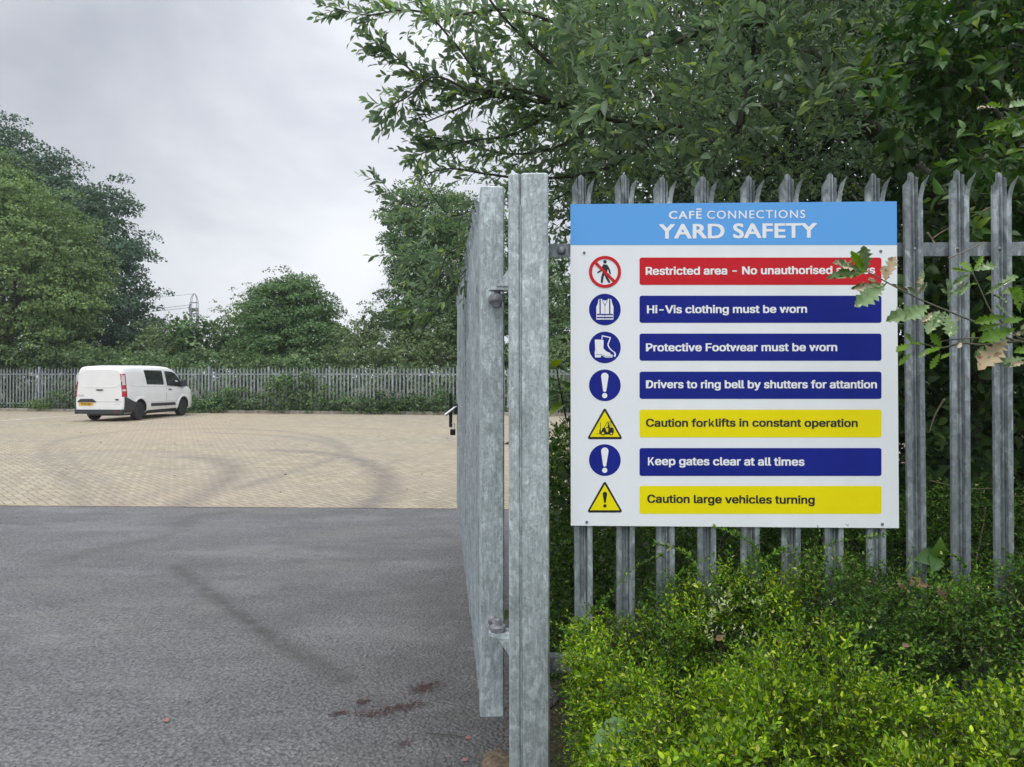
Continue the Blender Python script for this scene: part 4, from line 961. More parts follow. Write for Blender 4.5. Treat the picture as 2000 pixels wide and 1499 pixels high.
tree('ivy_covered_tree', 'tall ivy clad tree of uneven columns rising left of the open gate',
     [lobe(784, 398, 37, 26, 34, 1.0), lobe(788, 452, 37, 42, 40, 1.4), lobe(845, 440, 37.5, 62, 62, 1.8), lobe(905, 450, 38, 60, 60, 2), lobe(810, 520, 36.5, 54, 46, 1.8), lobe(870, 540, 37, 80, 70, 2.2), lobe(798, 600, 36.5, 52, 55, 1.8), lobe(860, 630, 37, 90, 60, 2.2), lobe(960, 540, 38, 80, 110, 2.4), lobe(1050, 590, 38, 80, 90, 2.4), lobe(980, 660, 37, 110, 60, 2.2), lobe(1100, 660, 36, 70, 60, 2.2)],
     'lf_ivy', 0.11, 10, 0.30, kmin=.80, clump=0.62, dens=1.45, ragged=.20, group=GT)
# scrub thickets behind the fence
sc_l = [('scrub_thicket', 'olive scrub thicket between the dome shaped tree and the tall ivy clad tree', [lobe(700, 660, 36, 34, 26, 1.1), lobe(725, 640, 37, 22, 34, .9), lobe(690, 700, 35, 44, 24, 1.3), lobe(750, 690, 35, 44, 34, 1.4)], 'lf_scrub'),
 ('scrub_thicket', 'olive scrub thicket at the foot of the tall ivy clad tree beside the gate', [lobe(800, 690, 34.5, 50, 30, 1.2), lobe(860, 680, 34.5, 46, 40, 1.3), lobe(920, 690, 34.5, 50, 34, 1.3), lobe(1080, 700, 33, 60, 30, 1.3)], 'lf_scrub'),
 ('scrub_thicket', 'dark scrub thicket under the dome shaped tree', [lobe(420, 705, 35.5, 52, 18, 1.2), lobe(500, 712, 35, 52, 16, 1.2), lobe(600, 712, 35, 60, 16, 1.2)], 'lf_weed'),
 ('scrub_thicket', 'grey green scrub thicket above the fence left of the van', [lobe(-60, 700, 36, 80, 26, 1.4), lobe(40, 700, 36, 60, 22, 1.3), lobe(120, 705, 36, 55, 20, 1.3), lobe(210, 705, 35.5, 60, 20, 1.3), lobe(300, 712, 35, 50, 14, 1.1)], 'lf_weed')]
for i, (nm, lb, lo, m_) in enumerate(sc_l):
    tree(nm, lb, lo, m_, 0.11, 20 + i, clump=0.42, dens=1.0, ragged=.6, trunk=False, cat='bush', group='scrub behind the far fence')
# dark growth against the back of the fence and a far tree line closing the view
r_ = np.random.default_rng(5); lo = []
for s in np.arange(-12, 44, 1.6):
    c = FA + fdir * s + fn * (1.6 + r_.uniform(-.2, .4)); lo.append(((c.x, c.y, .85), 1.0, .55, .1 + 1.0 + r_.uniform(-.1, .3)))
o = empty('undergrowth', (0, 0, 0), kind='stuff'); tag(o, 'tangled green undergrowth filling the strip behind the far fence', 'undergrowth')
bpy.data.objects.remove(o)
und = leaves('undergrowth', None, M['lf_weed'], crown(lo, 0.13, seed=31, clump=.4, dens=.8)); tag(und, 'tangled green undergrowth filling the strip behind the far fence', 'undergrowth', kind='stuff')
lo = []
for x in np.arange(-110, 80, 7.5):
    lo.append(((x, 88 + r_.uniform(-5, 5), 2.0 + r_.uniform(-.4, .6)), 5.2, 3.0, 2.8 + r_.uniform(-.5, .8)))
far = leaves('treeline', None, M['lf_scrub'], crown(lo, 0.5, seed=33, clump=1.4, dens=.9, ragged=.2)); tag(far, 'low far tree line closing the view behind everything', 'trees', kind='stuff')

# weeds and brambles growing through the foot of the far fence, yard side
def bush(name, label, px, py, d, w_px, h_px, m, seed, size=0.085, grp='bushes growing through the far fence', **kw):
    lo = []; r = random.Random(seed); n = max(2, int(w_px / 24)); h_px = h_px * 1.35
    for i in range(n):
        x = px - w_px / 2 + w_px * (i + .5) / n + r.uniform(-5, 5); hh = h_px * r.uniform(.72, 1.05) * (1 - .35 * abs((i + .5) / n - .5) * 2)
        lo.append(lobe(x, py - hh * .45, d + r.uniform(-.15, .15), max(17, w_px / n * .85), hh * .46, 0.42))
    b = P(px, py, d); t = empty(name, (b.x, b.y, 0), label=label, cat='bush', group=grp)
    kw.setdefault('dens', 1.1); kw.setdefault('ragged', .45)
    leaves('foliage', t, M[m], crown(lo, size, seed=seed, clump=.26, **kw))
    mb = MB()
    for k in range(5):
        q = Vector((r.uniform(-.4, .4), r.uniform(-.1, .1), 0)); e = q + Vector((r.uniform(-.4, .4), r.uniform(-.1, .1), h_px * d / F * .8)); mb.tube([q, q.lerp(e, .5) + Vector((r.uniform(-.1, .1), 0, 0)), e], [.012, .009, .004], 5)
    mb.build('stem', M['twig'], t); return t
def dl(px):   # depth of the kerb line at photo column px
    s = to_line(px, 800); c = FA + fdir * s; return -c.x * -sin(YAW) + c.y * cos(YAW) if False else (c.y * cos(YAW) - c.x * sin(YAW))
bush('bramble_bush', 'dense bramble bush sprawling over the paving at the nose of the van', 392, 812, dl(392) + .05, 58, 42, 'lf_ivy', 41, .10)
bush('weed_clump', 'dark weedy bush on the fence between the van bramble and the leafy shrub', 470, 808, dl(470) + .32, 100, 52, 'lf_weed', 42)
bush('leafy_shrub', 'tall broad leaved shrub poking over the middle of the far fence', 585, 808, dl(585) + .34, 95, 74, 'lf_weed', 43, .12, ragged=.7)
bush('weed_clump', 'weedy bush right of the tall broad leaved shrub', 680, 809, dl(680) + .32, 90, 44, 'lf_weed', 44)
bush('weed_clump', 'green weedy bush in front of the fence, halfway between shrub and gate', 765, 811, dl(765) + .30, 90, 50, 'lf_bramble', 45)
bush('weed_clump', 'light green weedy bush beside the open gate', 845, 811, dl(845) + .30, 95, 50, 'lf_weed', 46)
bush('weed_clump', 'weedy bush seen through the gap between gate post and sign', 1095, 800, dl(1095) + .30, 110, 62, 'lf_weed', 47)
bush('weed_clump', 'small yellowish weed tuft by the kerb left of the van', 82, 801, dl(82) + .2, 26, 18, 'lf_hornbeam', 48, .07)
bush('creeper', 'creeper climbing the fence just left of the van', 130, 800, dl(130) + .35, 46, 46, 'lf_weed', 49, .08, dens=.5)
# strip of low weeds along the kerb
n = 9000; s = r_.uniform(-8, 42, n); off = r_.normal(.12, .07, n); c = np.array(FA)[None] + np.array(fdir)[None] * s[:, None] + np.array(fn)[None] * off[:, None]
clm = (np.sin(s * 1.7) + np.sin(s * 4.3 + 1) > .1); c = c[clm]; c[:, 2] = r_.uniform(0.02, .34, len(c)) ** 1.0
wd = leaves('weeds', None, M['lf_weed'], [(c, rand_dirs(len(c), .8), rand_dirs(len(c), .6), .09, .5, 'rhomb')]); tag(wd, 'low weeds sprouting along the far kerb', 'weeds', kind='stuff')

# ------------------------------------------------------------------ lattice pylon and its wires
D = 240.0; pb_ = P(378.5, 731, D); ph = P(378, 573.5, D).z
pyl = empty('lattice_pylon', (pb_.x, pb_.y, 0), R(12), label='grey steel lattice power pylon rising behind the trees left of centre', cat='pylon')
mb = MB(); W0, W1 = 1.55, 1.0
def leg(sx, sy, f): ww = W0 + (W1 - W0) * f; return Vector((sx * ww, sy * ww, f * (ph - 4.6)))
for sx in (-1, 1):
    for sy in (-1, 1): mb.tube([leg(sx, sy, 0), leg(sx, sy, 1)], 0.15, 4)
mb.build('leg_frame', M['pylon'], pyl)
mb = MB(); nb = 14
for k in range(nb):
    f0, f1 = k / nb, (k + 1) / nb
    for (a, b) in (((-1, -1), (1, -1)), ((-1, 1), (1, 1)), ((-1, -1), (-1, 1)), ((1, -1), (1, 1))):
        mb.tube([leg(*a, f0), leg(*b, f1)], 0.065, 3); mb.tube([leg(*b, f0), leg(*a, f1)], 0.065, 3)
mb.build('bracing', M['pylon'], pyl)
mb = MB()
for sx in (-1, 1):
    for sy in (-1, 1):
        z0 = ph - 4.6; mb.tube([(sx * W1, sy * W1, z0), (sx * W1 * 1.02, sy * W1, z0 + 1.8), (sx * W1 * .75, sy * W1 * .7, z0 + 3.4), (sx * .15, sy * .12, ph)], 0.095, 4)
for z in (ph - 4.9, ph - 5.7, ph - 6.6, ph - 3.0): mb.box((0, 0, z), (2.3, 2.3, 0.16)) if z > ph - 4 and False else mb.tube([(-W1 * 1.05, -W1, z), (W1 * 1.05, -W1, z), (W1 * 1.05, W1, z), (-W1 * 1.05, W1, z), (-W1 * 1.05, -W1, z)], 0.09, 4)
mb.build('peak', M['pylon'], pyl)
mb = MB()
for z in (ph - 5.0,): mb.tube([(-W1, -.6, z + 1.6), (-W1 - .35, -.6, z), (-W1 - .1, -.6, z - 1.2)], 0.3, 6)
mb.build('insulator', M['pylon'], pyl)
wire_p = []
for i, (yy0, yy1, lab) in enumerate(((574.5, 576, 'topmost thin power line running left from the pylon peak'), (596, 598, 'middle power line running left from the pylon'), (601, 603, 'lowest power line running left from the pylon'))):
    a = P(371 if i else 377, yy0, D); b = P(120, yy1 + 6, D + 20); mb = MB()
    pts = [a.lerp(b, k / 10) - Vector((0, 0, 1.2 * sin(pi * k / 10))) for k in range(11)]
    o = mb.tube([p - a for p in pts], 0.05 if i == 0 else 0.075, 4).build('power_line', M['pylon'], None, loc=tuple(a)); tag(o, lab, 'cable', 'power lines')

# ------------------------------------------------------------------ white panel van
HD = 4.5
def cdir(deg): x, y = c2w(sin(R(deg)), cos(R(deg))); return Vector((x, y, 0))
fwd = cdir(HD); lft = Vector((-fwd.y, fwd.x, 0)); HW = 0.915
crn = Vector((*c2w(-13.43, 25.75), 0)); vo_ = crn + lft * HW
van = empty('panel_van', tuple(vo_), math.atan2(fwd.y, fwd.x), label='white panel van with black lower trim parked nose to the far fence', cat='van')
def zt(x):
    T = [(0, 1.78), (.05, 1.87), (.15, 1.915), (.6, 1.945), (2.4, 1.955), (3.0, 1.925), (3.35, 1.84), (3.7, 1.64), (4.0, 1.43), (4.22, 1.27), (4.35, 1.20), (4.6, 1.12), (4.8, 1.00), (4.92, .84), (4.97, .62)]
    return float(np.interp(x, [a for a, _ in T], [b for _, b in T]))
def hw(x): return float(np.interp(x, [0, .03, .1, .25, 4.2, 4.55, 4.8, 4.92, 4.97], [.82, .875, .905, .93, .93, .90, .80, .64, .5]))
SX = [0, .03, .08, .15, .3, .55, .95, 1.35, 1.9, 2.5, 2.7, 3.0, 3.2, 3.35, 3.55, 3.7, 3.9, 4.05, 4.22, 4.35, 4.5, 4.65, 4.8, 4.88, 4.94, 4.97]
def section(x):
    z1 = zt(x); w_ = hw(x); base = min(1.14, z1 - .10); o = []
    for f, k in ((0, .90), (.10, .975), (.35, 1.0), (.62, 1.0), (.86, .995), (1, .975)): o.append((w_ * k, .27 + (base - .27) * f))
    h = z1 - base; tall = min(1, h / .6)
    for f, k in ((.12, .962), (.4, .94), (.7, .905), (.88, .87), (.96, .82), (1.0, .72)): o.append((w_ * (k * tall + (1 - tall) * (.97 - .35 * f ** 2)), base + h * f))
    o.append((w_ * .40, z1 + .018)); o.append((0, z1 + .025)); return o
def side_y(x, z):
    s = section(x); return float(np.interp(z, [q[1] for q in s[:11]], [q[0] for q in s[:11]]))
def van_body():
    bm = bmesh.new(); rings = []
    for x in SX:
        s = section(x); right = [(-a, b) for a, b in s]; pts = right + [(a, b) for a, b in s[-2::-1]]
        rings.append([bm.verts.new((x, a, b)) for a, b in pts])
    n = len(rings[0])
    for r0, r1 in zip(rings[:-1], rings[1:]):
        for i in range(n - 1): bm.faces.new((r0[i], r0[i + 1], r1[i + 1], r1[i]))
        bm.faces.new((r0[n - 1], r0[0], r1[0], r1[n - 1]))
    bm.faces.new(rings[0][::-1]); bm.faces.new(rings[-1]); bmesh.ops.recalc_face_normals(bm, faces=bm.faces)
    me = bpy.data.meshes.new('body'); bm.to_mesh(me); bm.free(); me.materials.append(M['van_white']); me.materials.append(M['van_plastic'])
    o = bpy.data.objects.new('body', me); C.objects.link(o)
    cm = MB()
    for wx in (.95, 3.93):
        for sy in (-1, 1): cm.cyl((wx, sy * 1.05, .36), (wx, sy * .62, .36), .405, 28)
    cme = cm.mesh('c', M['van_plastic']); cme.materials.clear(); cme.materials.append(M['van_white']); cme.materials.append(M['van_plastic'])
    for p in cme.polygons: p.material_index = 1
    co = bpy.data.objects.new('c', cme); C.objects.link(co)
    md = o.modifiers.new('b', 'BOOLEAN'); md.operation = 'DIFFERENCE'; md.object = co; md.solver = 'EXACT'
    dg = bpy.context.evaluated_depsgraph_get(); dg.update(); m2 = bpy.data.meshes.new_from_object(o.evaluated_get(dg))
    bpy.data.objects.remove(o); bpy.data.objects.remove(co); m2.name = 'body'
    for p in m2.polygons: p.use_smooth = p.material_index == 0 and len(p.vertices) <= 6
    return m2
body = link('body', van_body(), van)
def side_panel(name, poly, m, off=0.006, t=0.006, parent=van, sides=(-1,), sub=6):
    for s in sides:
        mb = MB(); pts = []
        for i in range(len(poly)):
            (x0, z0), (x1, z1) = poly[i], poly[(i + 1) % len(poly)]
            for k in range(sub): pts.append((x0 + (x1 - x0) * k / sub, z0 + (z1 - z0) * k / sub))
        tri_ = tessellate_polygon([[Vector((a, b, 0)) for a, b in pts]]); n_ = len(pts)
        vs = [(x, s * (side_y(x, z) + off), z) for x, z in pts] + [(x, s * (side_y(x, z) - t), z) for x, z in pts]
        mb.add(vs, [tuple(q) for q in tri_] + [(i, (i + 1) % n_, (i + 1) % n_ + n_, i + n_) for i in range(n_)])
        mb.build(name, m, parent)
side_panel('side_window', [(1.40, 1.28), (2.48, 1.25), (2.53, 1.28), (2.46, 1.79), (1.30, 1.80), (1.28, 1.77)], M['van_glass'])
side_panel('door_window', [(2.74, 1.22), (3.92, 1.14), (3.78, 1.38), (3.42, 1.66), (3.18, 1.74), (2.66, 1.77), (2.64, 1.72)], M['van_glass'], .02, .02, sides=(-1, 1))
side_panel('side_trim', [(1.62, .47), (3.34, .45), (3.26, .56), (1.62, .585)], M['van_plastic'], .02, .01, sides=(-1, 1))
side_panel('rear_corner_trim', [(.045, .30), (.52, .30), (.56, .46), (.66, .66), (.45, .70), (.20, .80), (.045, .86)], M['van_plastic'], .035, .01, sides=(-1, 1))
side_panel('door_seam', [(2.66, .40), (2.675, .40), (2.675, 1.20), (2.66, 1.20)], M['van_plastic'], .001, .004, sides=(-1, 1))
side_panel('door_seam', [(2.60, 1.20), (2.612, 1.20), (2.58, 1.83), (2.568, 1.83)], M['van_plastic'], .001, .004, sides=(-1, 1))
side_panel('door_seam', [(0.15, .84), (0.158, .84), (0.158, 1.84), (0.15, 1.84)], M['van_plastic'], .001, .004, sides=(-1, 1))
side_panel('side_step', [(1.40, .27), (3.50, .27), (3.50, .33), (1.40, .33)], M['van_plastic'], .004, .01, sides=(-1, 1))
side_panel('door_handle', [(2.82, 1.05), (3.02, 1.05), (3.02, 1.09), (2.82, 1.09)], M['van_plastic'], .025, .01, sides=(-1, 1))
side_panel('recess_line', [(.42, 1.24), (1.20, 1.22), (1.20, 1.235), (.42, 1.255)], M['van_plastic'], .0006, .004, sides=(-1, 1))
# shoulder crease and pressed wheel arches
for wx in (.95, 3.93):
    mb = MB()
    for s in (-1,1):
        vs = []
        for k in range(17):
            a = pi * (k / 16) * 1.06 - .09
            for rr, of in ((.405, .000), (.425, .022), (.47, .024), (.50, .001)):
                x, z = wx + rr * cos(a), .36 + rr * sin(a); z = max(z, .29); x = min(x, 4.9); vs.append((x, s * (side_y(x, z) + of), z))
        fs = []
        for k in range(16):
            for j in range(3): q = k * 4 + j; fs.append((q, q + 1, q + 5, q + 4))
        mb.add(vs, fs)
    mb.build('wheel_arch', M['van_white'], van, smooth=True)
def rear_panel(name, poly, m, off=.004, t=.01, parent=van, label=None):
    mb = MB(); mb.prism(poly, lambda a, b, c: (-off - 0.0 + (t + off) * (c > 0) + max(0, (b - 1.2)) * .03, a, b), 1.0); return mb.build(name, m, parent)
# rear (y: left +, right -)
rear_panel('rear_bumper', [(.86, .27), (.88, .42), (-.88, .42), (-.86, .27)], M['van_plastic'], .05, .05)
rear_panel('number_plate_trim', [(.80, .70), (.68, .79), (.24, .79), (.12, .70), (.14, .675), (.78, .675)], M['van_plastic'], .02, .02)
plate = rear_panel('number_plate', [(.745, .555), (.745, .665), (.225, .665), (.225, .555)], M['plate_yellow'], .012, .01)
def vconv(px, py): return (px, py)
tm = text_mesh('YK18 HJG', 0.07, 0.45, .645, .575, bold=0.03); tm.materials.clear(); tm.materials.append(M['sign_black'])
for v in tm.vertices: v.co = Vector((-.0135, .745 - v.co.x, v.co.z))
link('lettering', tm, plate)
rear_panel('door_seam', [(.004, .42), (.004, 1.78), (-.004, 1.78), (-.004, .42)], M['van_plastic'], .0008, .004)
rear_panel('door_seam', [(.12, .682), (.12, .69), (-.80, .69), (-.80, .682)], M['van_plastic'], .0008, .004)
rear_panel('door_handle', [(.12, 1.09), (.11, 1.125), (-.13, 1.125), (-.14, 1.09), (-.05, 1.075), (.04, 1.075)], M['van_plastic'], .02, .01)
rear_panel('brake_light', [(.26, 1.795), (.26, 1.83), (-.26, 1.83), (-.26, 1.795)], M['van_red'], -.012, .03)
rear_panel('reflector', [(-.56, .335), (-.56, .365), (-.68, .365), (-.68, .335)], M['van_red'], .054, .01)
o = rear_panel('badge', [(-.64 + .075 * cos(a), .762 + .030 * sin(a)) for a in [2 * pi * k / 20 for k in range(20)]], M['chrome'], .006, .01)
rear_panel('badge_field', [(-.64 + .064 * cos(a), .762 + .022 * sin(a)) for a in [2 * pi * k / 20 for k in range(20)]], M['badge_blue'], .008, .01, parent=o)
for y0, y1, z0, z1 in ((.80, .56, .915, .928), (.73, .56, .875, .885)): rear_panel('model_script', [(y0, z0), (y0, z1), (y1, z1), (y1, z0)], M['chrome'], .003, .01)
rear_panel('side_sticker', [(-.56, .60), (-.56, .618), (-.74, .618), (-.74, .60)], mat('faded_pink_sticker', (.55, .42, .44), .6), .003, .01)
# pressed outline of the rear door windows
mb = MB()
for s in (-1, 1):
    L1 = [(s * .80, 1.70), (s * .80, 1.42), (s * .74, 1.30), (s * .62, 1.215), (s * .45, 1.19), (s * .02, 1.19)]
    mb.tube([(-.001 + max(0, z - 1.2) * .03, y, z) for y, z in L1], .009, 6)
mb.build('door_pressing', M['van_white'], van, smooth=True)
# tail lamps wrap the corner
for s in (-1, 1):
    def lampmesh(name, z0, z1, m, w=.10, off=.012, x1=.15, slant=0):
        mb = MB(); vs = []
        for k in range(9):
            z = z0 + (z1 - z0) * k / 8
            pth = [(-.004, .815 if z < 1.2 else .80), (-.004, min(side_y(0, z), .86)), (.03, side_y(.03, z) + off * .7), (.08, side_y(.08, z) + off), (x1, side_y(x1, z) + off * .6), (x1 + .001, side_y(x1, z) - .02)]
            if s > 0: pth = pth[1:]
            if w < .1: pth = [(.004, side_y(0, z) - .02)] + pth[2:]
            vs += [(x + max(0, z - 1.2) * .02, s * y, z) for x, y in pth]
        n_ = len(pth); fs = [(k * n_ + j, k * n_ + j + 1, (k + 1) * n_ + j + 1, (k + 1) * n_ + j) for k in range(8) for j in range(n_ - 1)]
        fs += [tuple(range(n_)), tuple(8 * n_ + j for j in range(n_))]
        mb.add(vs, fs); return mb.build(name, m, van)
    lp = lampmesh('tail_light', .86, 1.66, M['van_red'])
    for z0, z1 in ((1.27, 1.61), (1.06, 1.12)):
        mb = MB(); vs = []
        for z in (z0, z1): vs += [(x - .002 * (x < .01), s * y, z) for x, y in ((-.012, .838), (-.010, .855), (.028, side_y(.03, z) + .015), (.065, side_y(.065, z) + .018), (.10, side_y(.10, z) + .017))]
        mb.add(vs, [(j, j + 1, j + 6, j + 5) for j in range(4)]); mb.build('lens', M['van_clear'], lp, fix=False)
mb = MB()
for s in (-1, 1):
    for pts in ([(.40, 1.26), (1.2, 1.215), (2.6, 1.20), (3.4, 1.16), (4.0, 1.10)], [(1.5, .66), (2.4, .635), (3.4, .64)]):
        q = [(x, s * (side_y(x, z) + .001), z) for x, z in pts]; mb.tube(q, .012, 6)
mb.build('side_crease', M['van_white'], van, smooth=True)
# wheels
def wheel(wx, s):
    w_ = empty('wheel', (0, 0, 0)); w_.parent = van; w_.location = (wx, s * .80, .335)
    mb = MB(); mb.lathe((0, 0, 0), [(.21, -.095), (.30, -.10), (.328, -.085), (.335, -.05), (.335, .05), (.328, .085), (.30, .10), (.21, .095)], 32, 'Y'); t_ = mb.mesh('tyre', M['rubber'], False); link('tyre', t_, w_)
    mb = MB(); mb.lathe((0, s * .01, 0), [(.215, s * .08), (.20, s * .086), (.185, s * .05), (.12, s * .045), (.10, s * .07), (.055, s * .078), (.05, s * .06), (.001, s * .06)], 24, 'Y')
    mb.build('rim', M['rim'], w_)
for wx in (.95, 3.93):
    for s in (-1, 1): wheel(wx, s)
# mirrors, windscreen, underside
for s in (-1, 1):
    mb = MB(); mb.cbox((3.72, s * 1.03, 1.30), (.13, .20, .30), .03); mb.box((3.72, s * .93, 1.20), (.06, .10, .06)); mb.build('wing_mirror', M['van_plastic'], van)
mb = MB(); pts = []
for x in (3.22, 3.45, 3.75, 4.0, 4.20):
    z1 = zt(x) + .03
    pts.append([(x, y * hw(x), z1 - .02 * abs(y) ** 2 + .004) for y in (-.66, -.33, 0, .33, .66)])
vs = [p for r0 in pts for p in r0]; mb.add(vs, [(i * 5 + j, i * 5 + j + 1, (i + 1) * 5 + j + 1, (i + 1) * 5 + j) for i in range(4) for j in range(4)]); mb.build('windscreen', M['van_glass'], van, fix=False)
mb = MB(); mb.box((2.4, 0, .25), (4.2, 1.3, .12)); mb.cyl((.95, -.7, .33), (.95, .7, .33), .06, 10); mb.cyl((.2, -.25, .24), (.8, -.25, .26), .035, 8); mb.build('underside', M['van_plastic'], van)
side_panel('headlight', [(4.50, .86), (4.78, .80), (4.72, .94), (4.48, 1.02)], M['van_clear'], .012, .01, sides=(-1, 1))
mb = MB(); mb.cbox((4.90, 0, .38), (.20, 1.30, .26), .03); mb.build('front_bumper', M['van_plastic'], van)

# ------------------------------------------------------------------ near vegetation helpers
def in_poly(poly, n, rg):
    poly = np.array(poly, float); x0, y0 = poly.min(0); x1, y1 = poly.max(0); out = []
    while sum(len(o) for o in out) < n:
        q = np.stack([rg.uniform(x0, x1, n * 2), rg.uniform(y0, y1, n * 2)], 1); ins = np.zeros(len(q), bool); j = len(poly) - 1
        for i in range(len(poly)):
            a, b = poly[i], poly[j]
            cnd = ((a[1] > q[:, 1]) != (b[1] > q[:, 1])) & (q[:, 0] < (b[0] - a[0]) * (q[:, 1] - a[1]) / (b[1] - a[1] + 1e-12) + a[0]); ins ^= cnd; j = i
        out.append(q[ins])
    return np.concatenate(out)[:n]
def spline(pts, k=6):
    o = []
    for i in range(len(pts) - 1):
        p0, p1, p2, p3 = pts[max(i - 1, 0)], pts[i], pts[i + 1], pts[min(i + 2, len(pts) - 1)]
        for j in range(k):
            t = j / k; o.append(0.5 * (2 * p1 + (p2 - p0) * t + (2 * p0 - 5 * p1 + 4 * p2 - p3) * t * t + (3 * p1 - p0 - 3 * p2 + p3) * t ** 3))
    return o + [pts[-1]]

# ------------------------------------------------------------------ the big grey-green tree over the fence
tb = P(1845, 560, 5.2)
wil = empty('willow_tree', (tb.x, tb.y, 0), label='big grey green tree arching over the fence and gate post, its twigs against the sky', cat='tree')
O = Vector(wil.location)
def br(pts, r0, r1): 
    q = spline([P(*p) for p in pts]); n_ = len(q); return q, [r0 + (r1 - r0) * i / (n_ - 1) for i in range(n_)]
mbT = MB(); mbB = MB()
q, rr = br([(1960, 760, 5.4), (1900, 520, 5.2), (1830, 385, 4.9), (1740, 290, 4.7), (1690, 240, 4.6), (1640, 190, 4.5)], .10, .035)
q = [Vector((tb.x, tb.y, -.05)), Vector((tb.x, tb.y, .6))] + q[3:]; rr = [.14, .125] + rr[3:]; mbT.tube([p - O for p in q], rr, 10)
limbs = [
 ([(1690, 240, 4.6), (1600, 120, 4.5), (1520, 40, 4.4), (1430, -80, 4.3)], .035, .015),
 ([(1740, 290, 4.7), (1620, 200, 4.9), (1470, 180, 5.8), (1440, 260, 6.0), (1400, 330, 6.2)], .02, .008),
 ([(1470, 120, 4.6), (1480, 60, 4.5), (1540, 0, 4.4)], .02, .008),
 ([(1445, 250, 4.5), (1470, 120, 4.5), (1540, 60, 4.4), (1620, -40, 4.3)], .02, .008),
 ([(1640, 190, 4.5), (1450, 215, 5.0), (1300, 250, 4.6), (1180, 230, 4.2), (1100, 203, 4.1), (1000, 170, 4.0), (940, 150, 3.95), (900, 100, 3.9), (850, 40, 3.85), (800, -20, 3.8)], .020, .004),
 ([(1180, 230, 4.2), (1080, 205, 4.1), (960, 185, 4.0), (880, 170, 3.95), (820, 150, 3.9), (770, 108, 3.85), (742, 88, 3.8)], .012, .003),
 ([(1000, 170, 4.0), (930, 180, 3.9), (850, 150, 3.85), (795, 190, 3.8), (750, 213, 3.75)], .009, .003),
 ([(1100, 203, 4.1), (960, 190, 4.0), (890, 215, 3.95), (830, 240, 3.9)], .009, .003),
 ([(1280, 100, 4.3), (1130, 60, 4.2), (1000, 20, 4.1), (880, 30, 4.0), (790, 20, 3.9), (720, 30, 3.85), (655, 17, 3.8)], .012, .003),
 ([(1520, 40, 4.4), (1380, 60, 4.4), (1280, 100, 4.3), (1180, 140, 4.2)], .024, .01),
 ([(1180, 230, 4.2), (1060, 110, 4.1), (980, 30, 4.0), (930, -40, 3.9)], .014, .005),
 ([(1100, 203, 4.1), (1010, 260, 4.1), (920, 275, 4.05), (850, 290, 4.0), (815, 305, 3.95)], .009, .003),
 ([(1180, 230, 4.2), (1080, 290, 4.2), (980, 300, 4.2), (900, 275, 4.1), (835, 268, 4.0)], .009, .003),
 ([(1300, 260, 4.4), (1180, 330, 4.4), (1050, 350, 4.4), (950, 340, 4.3), (880, 330, 4.2), (826, 342, 4.1)], .012, .003),
 ([(1180, 330, 4.4), (1060, 400, 4.5), (960, 400, 4.5), (880, 420, 4.4), (826, 350, 4.3)], .006, .002),
 ([(1060, 400, 4.6), (960, 470, 4.6), (880, 490, 4.6), (850, 560, 4.6), (802, 610, 4.6)], .0045, .002),
 ([(960, 470, 4.6), (900, 540, 4.6), (870, 590, 4.6), (840, 620, 4.6)], .003, .002),
 ([(950, 400, 4.7), (860, 400, 4.7), (790, 400, 4.7), (745, 355, 4.7)], .004, .002),
]
tst_, tdr_, tln_ = [], [], []
for pts, a, b in limbs:
    q, rr = br(pts, a, b); mbB.tube([p - O for p in q], rr, 6)
    fine = a < .021; low = pts[-1][1] > 320; n_ = len(q)
    for i in range(2, n_):
        t = i / (n_ - 1); d = (q[i] - q[i - 1]).normalized()
        for _ in range((1 if low else 1 + (i % 2)) if fine else 1):
            sd_ = Vector(rand_dirs(1)[0]); sd_ = (sd_ - d * sd_.dot(d)).normalized()
            v = (d * random.uniform(.6, 1.1) + sd_ * random.uniform(.5, 1.0)); v.y *= .8
            tst_.append(q[i - 1].lerp(q[i], random.random())); tdr_.append(v); tln_.append(random.uniform(.10, .26) * (1.1 - .5 * t))
    tst_.append(q[-1]); tdr_.append((q[-1] - q[-3])); tln_.append(.10)
mbT.build('trunk', M['bark'], wil, smooth=True); mbB.build('branches', M['bark'], wil, smooth=True)
st0 = np.array([tuple(v) for v in tst_]); dr0 = np.array([tuple(v) for v in tdr_]); ln0 = np.array(tln_)
p_a, s_a = twigs(st0, dr0, ln0, 7, .062, .40, 'oval', droop=.03, spread=.75)
prt = [p_a]; stk = list(s_a)
def fill(poly, n, d0, d1, ln, nl, ll, wr, kind, out_px=(1500, 300), jit=.6, **kw):
    q = in_poly(poly, n, rng); d = rng.uniform(d0, d1, n); pos = Parr(q[:, 0], q[:, 1], d)
    cen = np.array(P(out_px[0], out_px[1], (d0 + d1) / 2)); dr = unit(pos - cen) * (1 - jit) + rand_dirs(n, .1) * jit * 1.2
    dr[:, 1] -= .15
    return twigs(pos - unit(dr) * 0.0, dr, ln * rng.uniform(.6, 1.3, n), nl, ll, wr, kind, **kw)
edge_poly = [(905, -60), (860, 40), (900, 110), (960, 150), (880, 190), (940, 240), (880, 290), (930, 330), (900, 400), (870, 470), (900, 520), (1000, 470), (1130, 440), (1250, 400), (1250, -60)]
